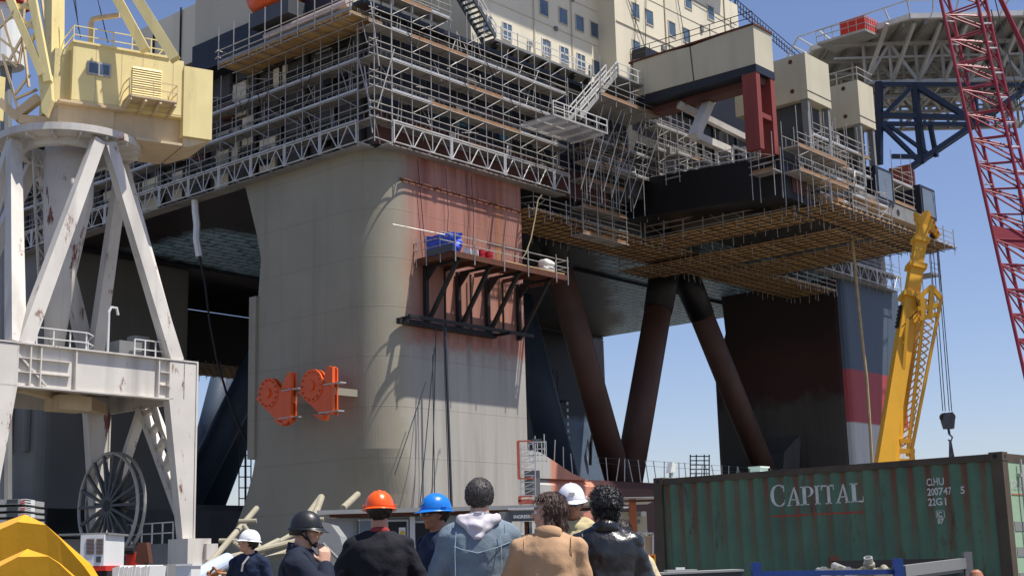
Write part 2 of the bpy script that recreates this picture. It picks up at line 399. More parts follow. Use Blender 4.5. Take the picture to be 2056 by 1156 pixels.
# right side wall: navy lower strakes, brown primer band, openings
m = MB().box((1.5, 1.35, 31.1), (28.9, 1.6, 33.6)); part('hull_strake', m, 'brownprimer', rig, 'rust brown lower strake')
m = MB()
for x in [2+2.45*i for i in range(12)]:
    for z in (33.7, 36.2, 38.6): m.box((x, 1.5, z), (x+2.2, 1.57, z+1.15))
part('wall_panel', m, 'navy', rig)
m = MB(); ra = random.Random(5)
for x in range(2, 29, 1):
    for z in (34.9, 37.3, 39.8):
        if ra.random() < .35: m.box((x, 1.2, z-.2), (x+.3+ra.random()*.6, 1.55, z+.6+ra.random()*.3))
part('pipe_bracket', m, 'steelgrey', rig)
m = MB()
for x, z in ((7.5, 35.1), (10, 35.0), (14.9, 34.9), (21, 37.4)): m.box((x, 1.3, z-.5), (x+.9, 1.52, z+.2))
part('blue_locker', m, paint('light_blue_locker', (70, 132, 158), .1), rig)
# left side wall: dark openings and cream module walls
m = MB()
for y, z0, z1, w_ in ((12.6, 31.6, 34.2, 1.9), (17.3, 33.0, 36.0, 2.6), (15, 34.3, 36.6, 1.7), (11.4, 37.3, 40.5, 1.5), (18, 31.4, 34.2, 2.2), (16.3, 36.9, 39.8, 1.8), (24, 31.6, 34.0, 2.0), (28, 31.3, 34.2, 3.0), (22, 34.9, 37.2, 1.5), (34, 31.5, 34.4, 2.4), (40, 32, 35, 3)):
    m.box((1.35, y, z0), (1.58, y+w_, z1))
part('module_wall', m, 'cream', rig)
m = MB()
for y in [2.5+i*3.1 for i in range(18)]:
    m.box((1.3, y, 31.2), (1.55, y+.35, 41))
for z in (33.6, 36.2, 38.6): m.box((1.38, 2, z), (1.5, 60, z+.3))
part('wall_frame', m, 'dark', rig)
m = MB()
for y, z in ((6, 35), (9, 37.6), (20, 32.6), (4, 39.3), (30, 35.5)): m.box((1.32, y, z), (1.5, y+2.2, z+1.4))
part('wall_opening', m, 'black', rig)
m = MB(); m.box((-.6, .4, 40.9), (29, 1.5, 41.2)); m.box((-.4, 3.6, 40.9), (1.5, 60, 41.2)); part('deck_edge', m, 'navy', rig)
# pipe runs, trays and ducts on the two sides
rc_ = random.Random(31)
for k in range(34):
    x = rc_.uniform(2, 26); z = rc_.choice((33.3, 35.6, 36.0, 38.0, 38.4, 40.2, 40.6))+rc_.uniform(-.2, .2); L_ = rc_.uniform(1.5, 7)
    if rc_.random() < .6: part('pipe_run', MB().tube((x, 1.25, z), (x+L_, 1.25, z), rc_.uniform(.05, .16), 8), rc_.choice(('steelgrey', 'dark', 'brownprimer', 'whitepaint')), rig)
    else: part('duct', MB().box((x, 1.15, z-.9), (x+rc_.uniform(.4, 1.4), 1.55, z)), rc_.choice(('greydark', 'dark', 'navy', 'brownprimer', 'creamgrey')), rig)
for k in range(44):
    y = rc_.uniform(3, 46); z = rc_.choice((33.3, 35.6, 36.0, 38.0, 38.4, 39.6))+rc_.uniform(-.2, .2); L_ = rc_.uniform(1.5, 6)
    if rc_.random() < .55: part('pipe_run', MB().tube((1.25, y, z), (1.25, y+L_, z), rc_.uniform(.05, .18), 8), rc_.choice(('steelgrey', 'dark', 'dark', 'brownprimer', 'whitepaint')), rig)
    else: part('duct', MB().box((1.1, y, z-1.2), (1.58, y+rc_.uniform(.5, 1.8), z)), rc_.choice(('greydark', 'dark', 'black', 'brownprimer', 'navy')), rig)
# left deckhouse
m = MB().box((2, 7, 44.4), (29, 24.2, 53)); lh = part('deckhouse', m, paint('grey_cream_wall', (196, 188, 166), .05, .1, .6, streak=.12), rig, 'plain cream deckhouse behind the yellow crane cab')
m = MB().box((2.6, 24.2, 44), (29, 34.3, 49.2)); part('deckhouse_wing', m, 'cream', lh)
m = MB().box((1.2, 5.2, 42.2), (2.4, 23.4, 44.4)); part('house_skirt', m, 'navy', lh)
m = MB()
for y in (24.2, 27, 31): m.bar((2.5, y, 44), (2.5, y, 49.4), .12)
part('drain_pipe', m, 'dark', lh)
# pipe with insulation along the left overhang
m = MB().tube((.3, 3, 41.9), (.3, 12.5, 41.9), .34, 14); part('insulated_pipe', m, paint('pale_pipe_wrap', (186, 170, 164), .15, 1), rig, smooth=False)
# accommodation block
ab = part('accommodation_block', MB().box((12.4, 2, 41.2), (29.2, 22, 66)), 'cream', rig, 'tall cream accommodation block with square windows')
m = MB().box((29.2, .1, 42.2), (50.15, 20, 56)); ab2 = part('accommodation_block', m, 'cream', rig, 'cream block stepping forward on the right')
part('wall_band', MB().box((29.32, .02, 48.2), (50.1, .1, 48.28)), 'creamgrey', ab2)
m = MB()
for z in (46.2, 49.5, 53.0): m.box((12.5, 1.96, z), (29.1, 2, z+.06))
for z in (51.8,): m.box((29.3, .06, z), (50.1, .1, z+.06))
part('panel_seam', m, 'creamgrey', ab)
def window(par, x, z, w_=1.05, h=1.35, y=2.0, mull=False):
    f = MB(); t = .09
    f.box((x-w_/2-t, y-.07, z-h/2-t), (x+w_/2+t, y-.004, z-h/2)); f.box((x-w_/2-t, y-.07, z+h/2), (x+w_/2+t, y-.004, z+h/2+t))
    f.box((x-w_/2-t, y-.07, z-h/2), (x-w_/2, y-.004, z+h/2)); f.box((x+w_/2, y-.07, z-h/2), (x+w_/2+t, y-.004, z+h/2))
    if mull: f.box((x-.05, y-.06, z-h/2), (x+.05, y-.01, z+h/2)); f.box((x-w_/2, y-.058, z+.0), (x+w_/2, y-.012, z+.07))
    o = part('window', f, 'whitepaint' if mull else 'creamgrey', par)
    part('pane', MB().box((x-w_/2, y-.03, z-h/2), (x+w_/2, y-.008, z+h/2)), 'glass', o); return o
def window2(par, *a, **k): return window(par, *a, **k)
for i, x in enumerate((14.3, 16.78, 21.8, 24.2, 26.5, 28.75)): window(rig, x, 44.1, mull=i in (1, 2, 3, 4))
for x in (21.6, 24.2, 26.5, 28.6): window(rig, x, 47.65)
for x in (21.6, 26.5): window(rig, x, 51.2)
for x, z in ((32.35, 50.05), (34.5, 50.03), (38.1, 49.95), (40.5, 50.0), (41.1, 53.6), (32.2, 46.4), (36, 53.6), (33, 53.6), (45, 53.6), (45.6, 50)): window(rig, x, z, y=.1)
m = MB()                                            # rails and small gear along the top edge
for x in range(30, 51, 1): m.bar((x, .2, 56), (x, .2, 57.1), .06)
for z in (56.55, 57.1): m.bar((30, .2, z), (50.2, .2, z), .06)
part('roof_rail', m, 'dark', rig)
m = MB()
for i in range(26):
    x = 50.3+i*.62; m.bar((x, .5+i*.05, 55.6-i*.06), (x+.1, .5+i*.05, 57.0-i*.08), .06)
for dz in (0, .6, 1.2): m.bar((50.2, .5, 55.8+dz), (66.5, 1.8, 54.2+dz), .07)
part('roof_rail', m, 'dark', rig)
part('side_wing', MB().box((50.15, 1.5, 42), (56, 18, 53.2)), 'cream', rig)
part('wing_opening', MB().box((51.2, 1.42, 49.4), (54.2, 1.5, 51.8)), 'dark', rig)
# roof overhang at the top of the picture
m = MB().box((40, -1.6, 58), (47.5, .2, 60)); part('roof_overhang', m, 'cream', rig)
# long walkway bracketed in front of the block
wk = part('walkway', MB().box((13.0, 0.0, 41.75), (25.4, 1.5, 41.95)), 'steelgrey', rig, 'bracketed grey walkway below the lower windows')
for o_ in (0,):
    m = MB()
    for z in (42.5, 43.05): m.bar((13.0, .05, z), (25.4, .05, z), .06)
    for i in range(7): m.bar((13.0+i*2.05, .05, 41.95), (13.0+i*2.05, .05, 43.05), .07)
    part('handrail', m, 'railwhite', wk)
for i in range(7):
    x = 13.4+i*1.95
    m = MB().bar((x, .1, 41.65), (x+.25, 1.9, 41.0), .28, .3); m.bar((x, .15, 41.55), (x+1.5, 1.8, 41.4), .12); part('walkway_bracket', m, 'dark', wk)
# upper stair
st = part('steel_stair', MB().bar((8.9, -.2, 45.9), (12.9, -.2, 41.9), .12, .34).bar((8.9, 1.2, 45.9), (12.9, 1.2, 41.9), .12, .34), 'greydark', rig, 'open stair with dark treads')
for i in range(13): part('stair_tread', MB().box((9.0+i*.3, -.15, 45.7-i*.3), (9.3+i*.3, 1.15, 45.76-i*.3)), 'greydark', st)
m = MB()
for y in (-.25, 1.25):
    for k in (.55, 1.05): m.bar((8.9, y, 45.9+k), (12.9, y, 41.9+k), .06)
    for i in range(5): m.bar((8.9+i, y, 45.9-i), (8.9+i, y, 47-i), .06)
part('handrail', m, 'railwhite', st)
# stair tower on the right of the scaffold
st2 = part('steel_stair', MB().bar((18.4, -4, 35.7), (23.6, -4, 40.7), .1, .34).bar((18.4, -2.9, 35.7), (23.6, -2.9, 40.7), .1, .34), 'lightsteel', rig, 'white painted stair rising to the small landing')
for i in range(18): part('stair_tread', MB().box((18.6+i*.28, -3.95, 35.8+i*.27), (18.85+i*.28, -2.95, 35.85+i*.27)), 'steelgrey', st2)
m = MB()
for y in (-4.05, -2.85):
    for k in (.5, .95): m.bar((18.4, y, 35.8+k), (23.6, y, 40.8+k), .07)
    for i in range(6): m.bar((18.4+i*1.04, y, 35.8+i), (18.4+i*1.04, y, 36.8+i), .07)
part('handrail', m, 'railwhite', st2)
ld = part('landing', MB().box((23.5, -4.2, 40.4), (28.9, -.2, 40.55)), 'steelgrey', rig)
m = MB()
for z in (41.05, 41.6): m.bar((23.6, -4.15, z), (28.9, -4.15, z), .07); m.bar((28.9, -4.15, z), (28.9, -.2, z), .07)
for i in range(5): m.bar((23.6+i*1.32, -4.15, 40.5), (23.6+i*1.32, -4.15, 41.6), .08)
part('handrail', m, 'railwhite', ld)
gm = MB()
for i in range(34): gm.box((14.6+i*.2, -4.4, 34.96), (14.64+i*.2, -1.0, 35.02))
for y in (-4.4, -2.7, -1.05): gm.box((14.6, y, 34.88), (21.4, y+.08, 35.03))
ld = part('landing', gm, 'lightsteel', rig, 'open grating landing')
m = MB()
for z in (35.6, 36.1): m.bar((14.6, -4.35, z), (21.4, -4.35, z), .07)
for i in range(6): m.bar((14.6+i*1.36, -4.35, 34.9), (14.6+i*1.36, -4.35, 36.1), .07)
for i in range(5): m.box((14.8+i*1.5, -4.3, 34.72), (14.95+i*1.5, -1.0, 34.88))
part('handrail', m, 'railwhite', ld)
# sponson projecting from the right half of the side
sp = part('sponson', MB().hexa([(29.7, -15, 29.3), (34.6, -15, 29.3), (34.6, 1.5, 30.7), (31.1, 1.5, 30.7), (29.7, -15, 32.6), (34.6, -15, 32.6), (34.6, 1.5, 34.0), (31.1, 1.5, 34.0)]), 'black', rig, 'black side block projecting over the scaffolds')
m = MB().box((31.5, -15.06, 29.9), (34.2, -15.0, 31.9)); part('primer_patch', m, 'brownprimer', sp)
part('side_beam', MB().box((38.2, -15, 31.0), (58.4, -14.2, 32.3)), 'steelgrey', rig)
m = MB()
for x in (41, 45, 50.5, 54): m.tube((x, -15.03, 31.6), (x, -14.9, 31.6), .3, 12)
part('beam_hole', m, 'dark', rig)
part('inner_deck', MB().box((38.2, -14.2, 31.0), (58, 1.4, 31.6)), 'hullgrey', rig)
for x in (46.4, 55.4):
    b = part('navy_casing', MB().box((x, -15.1, 31.9 if x < 50 else 32.2), (x+3.2, -11.5, 35.2)), 'navy', rig)
    part('casing_panel', MB().box((x+.35, -15.16, 32.4), (x+2.9, -15.1, 34.9)), paint('blue_grey_panel', (104, 116, 132), .1), b)
m = MB()
for x in range(39, 58, 2): m.box((x, -2, 31.6), (x+.3, -1.7, 41))
for z in (34, 36.5, 39): m.box((30, -1.2, z), (58, -.9, z+.25))
part('inner_frame', m, 'dark', rig)
part('inner_wall', MB().box((29.2, -.8, 32), (60, 1.5, 41.2)), 'hullgrey', rig)
part('dark_infill', MB().box((31.5, -1.4, 41.2), (58, .05, 46.0)), 'navy', rig)  # added dark box stands in for the dark underside behind the red legs
part('underdeck_dark_sheet', MB().box((20, 62, 24), (70, 62.4, 31)), 'black', rig)  # added black sheet stands in for the darkness under the far deck
part('unseen_overhang', MB().box((10, -4.9, 62), (31.2, 2, 66)), 'cream', rig)  # unseen overhang, added to throw its shadow on the cream wall
m = MB().bar(on_l(1362, 210, -7), on_l(1508, 283, -10), .5); m.bar(on_l(1428, 195, -9), on_l(1393, 276, -9), .75); m.bar(on_l(1393, 272, -9), on_l(1462, 302, -9), .6)
part('cross_brace', m, 'whitepaint', rig)
m = MB()
ra = random.Random(8)
for i in range(34):
    x = 31+ra.random()*26; z = 32.4+ra.random()*6; y = -10+ra.random()*7
    if ra.random() < .5: m.bar((x, y, z), (x+1+ra.random()*4, y, z), .1+ra.random()*.3)
    else: m.bar((x, y, 32.4), (x, y, z), .12+ra.random()*.3)
part('equipment', m, 'steelgrey', rig)
m = MB()
for a, b in (((40, -9, 39.4), (47, -9, 33.6)), ((43.5, -12, 38.6), (47.5, -12, 34.6)), ((36.5, -12, 38.4), (41, -12, 33.4))): m.bar(a, b, 1.3, .25)
part('sloping_chute', m, 'lightsteel', rig)
m = MB()
for i in range(3): m.box((57.9+i*.5, -13, 34.7), (58.25+i*.5, -11, 38.1-i*.2))
part('red_fin_casing', m, paint('brick_primer', (164, 84, 66), .15, .6), rig)
# module boxes on legs
b1 = part('module_box', MB().prism([(27, -15, 39.5), (27, -3.2, 39.7), (27, -3.2, 43.0), (27, -9, 42.6), (27, -15, 42.85)], (2.8, 0, 0)), 'creamgrey', rig, 'long cream box with a navy foot on red legs')
part('box_foot', MB().box((26.96, -15.04, 38.85), (29.84, -3.1, 39.5)), 'navy', b1)
part('box_seam', MB().bar((26.98, -9.2, 39.6), (26.98, -9.0, 42.6), .06), 'dark', b1)
part('box_roof', MB().box((26.9, -15.1, 42.75), (29.8, -2.8, 42.9)), 'rustbrown', b1)
part('box_soffit', MB().box((28.2, -14.6, 38.3), (29.6, -3.2, 38.85)), 'brownprimer', b1)  # darker primer puts the shade on the red soffit into its colour
for x in (26.95, 29.15):
    for y in (-15, ): part('box_leg', MB().box((x, y, 32.6), (x+.6, y+1.3, 38.86)), 'redprimer', b1)
part('box_tie', MB().box((27.5, -14.9, 35.3), (29.2, -14.3, 35.7)), 'redprimer', b1)
m = MB()
for z in (43.4, 43.9): m.bar((26.95, -15, z), (26.95, -3, z+.1), .05)
for i in range(7): m.bar((26.95, -15+i*2, 42.8), (26.95, -15+i*2, 43.9), .05)
part('box_handrail', m, 'cable', b1)
for x0, x1 in ((35.15, 39.2), (44.45, 47.4)):
    b = part('module_box', MB().box((x0, -15, 38.7), (x1, -8, 42.7)), 'creamgrey', rig, 'square cream box on grey posts, ' + ('nearer' if x0 < 40 else 'farther') + ' of the pair')
    part('box_seam', MB().box((x0-.02, -15.03, 39.35), (x1+.02, -14.99, 39.4)), 'dark', b)
    for dx in (.1, x1-x0-.5): part('box_leg', MB().box((x0+dx, -14.9, 33), (x0+dx+.35, -14.3, 38.72)), 'steelgrey', b)
    part('box_core', MB().box((x0+.7, -14, 32.6), (x1-.4, -9.5, 38.72)), 'greydark', b)
    m = MB()
    for k in range(2): m.tube((x0-.03, -13.6, 39.6+k*2.6), (x0, -13.6, 39.6+k*2.6), .2, 10)
    part('rust_spot', m, 'rustbrown', b)
    if x0 > 40:
        m = MB()
        for z in (43.3, 43.9): m.bar((x0, -15, z), (x1, -15, z), .06); m.bar((x0, -15, z), (x0, -9, z), .06)
        for i in range(4): m.bar((x0, -15+i*2, 42.7), (x0, -15+i*2, 43.9), .06)
        part('box_handrail', m, 'lightsteel', b)
# deck-edge pipe band on the near leg
m = MB().tube((3.5, 1.05, 28.8), (17, 1.05, 28.7), .1, 6); part('leg_pipe', m, 'rustbrown', leg0)
m = MB()
for x, z, w_, h_ in ((19.3, 43.6, .5, .4), (22.9, 46.0, .35, .35), (27.6, 43.2, .4, .9), (25.4, 49.4, .3, .3), (36.2, 47.4, .5, .4), (43, 51.2, .4, .6), (34.6, 52.2, .3, .3)): m.box((x, 1.8 if x < 29 else -.08, z), (x+w_, 2.0 if x < 29 else .1, z+h_))
part('wall_fitting', m, 'steelgrey', rig)
m = MB()
for x in (13.5, 20.2, 25.3): m.tube((x, 1.9, 41.2), (x, 1.9, 60), .05, 6)
for x in (37, 47.5): m.tube((x, .02, 46), (x, .02, 56), .06, 6)
part('down_pipe', m, 'creamgrey', rig)
# ropes and conduits over the cream wall
m = MB()
for a, b in (((33.0, 0, 56), (31.6, -.1, 45.5)), ((34.4, 0, 56), (33.3, -.1, 45.8)), ((38.6, 0, 56), (40.2, -.2, 47.5)), ((30.2, 0, 52.5), (34, -.1, 45.6)), ((30, 0, 54.6), (49.5, -.05, 53.6))): m.tube(a, b, .035, 4)
part('wall_rope', m, 'cable', rig)
# helideck: octagon turned to face the camera
hz = 52.5
hp = thing
def wl(p): return RMI @ Vector(p)
HC = Vector((44.7, 138.2, hz)); HR = 13.2
def octp(R, z, k): a = PI/8+k*PI/4; return wl((HC.x+R/math.cos(PI/8)*math.cos(a), HC.y+R/math.cos(PI/8)*math.sin(a), z))
hd = part('helideck', MB().prism([octp(HR, hz-.5, k) for k in range(8)], (0, 0, .5)), 'lightsteel', rig, 'octagonal helideck carried on an open truss')
m = MB()
for k in range(8): m.bar(octp(HR+.15, hz-.25, k), octp(HR+.15, hz-.25, k+1), .35, .5)
part('edge_beam', m, 'railwhite', hd)
m = MB()
for k in range(8):
    a, b = octp(HR+1.7, hz+.75, k), octp(HR+1.7, hz+.75, k+1); m.bar(a, b, .1)
    for i in range(6):
        t = i/5; m.bar(octp(HR, hz, k).lerp(octp(HR, hz, k+1), t), a.lerp(b, t), .12)
part('safety_net_frame', m, 'railwhite', hd)
m = MB()
for i in range(-12, 13, 2):
    hw = min(HR, HR*1.414-abs(i)); m.bar(wl((HC.x+i, HC.y-hw, hz-.8)), wl((HC.x+i, HC.y+hw, hz-.8)), .25, .5)
part('deck_joist', m, 'steelgrey', hd)
m = MB(); zl = hz-5.2
for Yy in (129.5, 134, 139, 145):
    for z in (hz-1.2, hz-2.6, zl): m.bar(wl((HC.x-(9 if z == zl else 12), Yy, z)), wl((HC.x+12, Yy, z)), .34 if z != hz-2.6 else .2)
    for i in range(9):
        x = HC.x-9+i*2.6; m.bar(wl((x, Yy, zl)), wl((x, Yy, hz-1.2)), .26)
        if i < 8: m.bar(wl((x, Yy, zl if i % 2 == 0 else hz-1.2)), wl((x+2.6, Yy, hz-1.2 if i % 2 == 0 else zl)), .3)
for i in range(9):
    x = HC.x-9+i*2.6; m.bar(wl((x, 129.5, zl)), wl((x+1.4, 125.4, hz-.7)), .32); m.bar(wl((x, 129.5, zl)), wl((x, 145, zl)), .22); m.bar(wl((x, 129.5, zl)), wl((x+2.6, 134, hz-1.2)), .22)
    m.bar(wl((x, 134, zl)), wl((x+2.6, 139, zl)), .2); m.bar(wl((x+2.6, 139, hz-1.2)), wl((x, 145, zl)), .22)
part('deck_truss', m, 'lightsteel', hd)
# dark blue truss carrying it
m = MB(); Yt = 128
def A_(x, y, Y=Yt): return RMI @ at(x, y, Y)
for a, b, w_ in (((1764, 170), (2080, 172), .4), ((1766, 232), (1985, 238), .5), ((1766, 249), (1985, 250), .4), ((1766, 240), (1836, 170), .4), ((1836, 170), (1852, 326), .6), ((1838, 172), (1935, 232), .5),
                 ((1766, 246), (1848, 326), .4), ((1867, 248), (1880, 315), .4), ((1775, 245), (1868, 312), .32), ((1818, 342), (2070, 172), .5), ((1790, 314), (1850, 315), .4), ((1765, 165), (1765, 330), .6), ((1955, 172), (1962, 235), .4)):
    m.bar(A_(*a), A_(*b), w_)
for a, b in (((1764, 176), (2080, 178)), ((1836, 176), (1858, 320)), ((1818, 348), (2070, 178))): m.bar(A_(*a, 140), A_(*b, 140), .4)
for a in ((1764, 170), (1852, 326), (1985, 235)): m.bar(A_(*a), A_(*a, 134), .35)
part('support_truss', m, 'duskblue', rig, 'dark blue truss under the helideck')
# red access platform beside the helideck
def atz(x, y, z): d = at(x, y, 1)-EYEP; return EYEP+d*((z-EYE)/d.z)
m = MB(); wpt = [RMI @ atz(*p, 51.6) for p in ((1640, 86), (1737, 57), (1764, 69), (1676, 102))]
m.prism(wpt, (0, 0, -.25)); ap = part('access_platform', m, 'lightsteel', rig)
m = MB()
for k in range(3):
    p, q = wpt[k], wpt[(k+1) % 4]
    for z in (.6, 1.2): m.bar(p+Vector((0, 0, z)), q+Vector((0, 0, z)), .07)
    for i in range(7): c = p.lerp(q, i/6); m.bar(c, c+Vector((0, 0, 1.2)), .07)
part('handrail', m, 'lightsteel', ap)
m = MB(); p, q = wpt[1], wpt[2]; pm = wpt[0].lerp(wpt[1], .5)
m.prism([pm, wpt[1], wpt[1]+Vector((0, 0, 1.35)), pm+Vector((0, 0, 1.35))], (.02, -.02, 0)); m.prism([p, q, q+Vector((0, 0, 1.35)), p+Vector((0, 0, 1.35))], (.03, 0, 0))
part('red_screen', m, 'redbright', ap)
# fairleads on the left face of the near leg
RF = Matrix.Translation(O) @ Matrix.Rotation(YAW, 4, 'Z')
def on_r(x, y, r):
    d = at(x, y, 1)-EYEP; a = RMI @ EYEP; b = RMI.to_3x3() @ d
    return a + b*((r-a.x)/b.x)
def fairlead(c, rad, body, fin, back, fl, lab):
    P3 = lambda p, r=-1.1: on_r(p[0], p[1], r)
    cc = P3(c); R_ = (P3((c[0]+rad, c[1]))-cc).length*.42+(P3((c[0], c[1]+rad))-cc).length*.58
    f = part('fairlead', MB().prism([P3(p) for p in body], (.12, 0, 0)), 'orange', rig, lab)
    part('inner_web', MB().prism([P3(p)+Vector((.38, 0, 0)) for p in body], (.12, 0, 0)), 'orange', f)
    for dx in (-.05, .32): part('sheave_cheek', MB().tube(cc+Vector((dx, 0, 0)), cc+Vector((dx+.14, 0, 0)), R_*.92, 28), 'orange', f)
    part('sheave', MB().tube(cc+Vector((.1, 0, 0)), cc+Vector((.34, 0, 0)), R_*.78, 24), 'rustbrown', f)
    part('hub', MB().tube(cc+Vector((-.16, 0, 0)), cc+Vector((-.04, 0, 0)), R_*.28, 14), 'orange', f)
    m = MB()
    for i in range(14): t = i*PI/7; m.tube(cc+Vector((-.12, R_*.78*math.cos(t), R_*.78*math.sin(t))), cc+Vector((-.02, R_*.78*math.cos(t), R_*.78*math.sin(t))), .07, 6)
    part('bolt_ring', m, paint('dark_orange', (176, 66, 28), .1), f)
    for dr in (0, .38): part('fin_plate', MB().prism([P3(p)+Vector((dr, 0, 0)) for p in fin], (.12, 0, 0)), 'orange', f)
    a, b = P3(back[0]), P3(back[1]); part('back_plate', MB().box((-1.15, a.y-.08, b.z), (1.2, a.y+.04, a.z)) if 0 else MB().box((-1.2, a.y-.08, b.z), (-.95, a.y+.02, a.z)), 'orange', f); part('mounting_arm', MB().box((-.95, a.y+.02, (a.z+b.z)/2-.25), (1.2, a.y+.14, (a.z+b.z)/2+.25)), leg0.data.materials[0], f)
    for p, q in fl: a, b = P3(p), P3(q); part('flange', MB().box((-1.15, min(a.y, b.y), a.z-.05), (-.6, max(a.y, b.y), a.z+.04)), 'lightsteel', f)
    a, b = P3(fl[1][0]), P3(fl[1][1]); part('foot', MB().prism([P3((fl[1][0][0]-12, fl[1][0][1]+3)), P3((fl[1][0][0]+8, fl[1][0][1]+3)), P3((fl[1][0][0]+6, fl[1][0][1]+14))], (.6, 0, 0)), 'orange', f)
fairlead((539, 789), 27, ((513, 800), (556, 844), (572, 852), (585, 840), (585, 780), (562, 779), (552, 766)), ((563, 783), (577, 748), (585, 746), (585, 785)), ((585, 752), (586, 850)), (((566, 784), (600, 785)), ((560, 840), (594, 841))), 'left-hand orange fairlead')
fairlead((626, 774), 30, ((598, 788), (640, 828), (668, 832), (668, 778), (656, 771), (640, 749)), ((648, 768), (655, 738), (661, 734), (668, 738), (668, 780)), ((668, 736), (670, 832)), (((650, 772), (684, 773)), ((640, 829), (680, 830))), 'right-hand orange fairlead')
# lifeboat on the left deck edge
lbx = thing('lifeboat', 'bright orange enclosed lifeboat hanging above the left scaffold', 'lifeboat', O, YAW)
def lring(y, w_, h0, h1, zc=45.3):
    return [(.7+w_*math.cos(t), y, zc+(h1 if math.sin(t) > 0 else h0)*abs(math.sin(t))**.8*(1 if math.sin(t) > 0 else -1)) for t in [2*PI*i/20 for i in range(20)]]
m = MB().loft([lring(y, w_, h, h*1.25) for y, w_, h in ((8.7, .5, .5), (9.1, 1.2, 1.1), (10.5, 1.45, 1.35), (12.6, 1.5, 1.4), (13.9, 1.3, 1.1), (14.5, .5, .6))])
hb = part('hull', m, 'orange', lbx, smooth=True)
part('window_band', MB().box((-.80, 12.0, 45.3), (-.70, 13.6, 45.9)), 'glass', lbx)
part('cradle', MB().box((-.5, 8.9, 42.7), (2.0, 13.6, 43.9)), 'greydark', lbx)
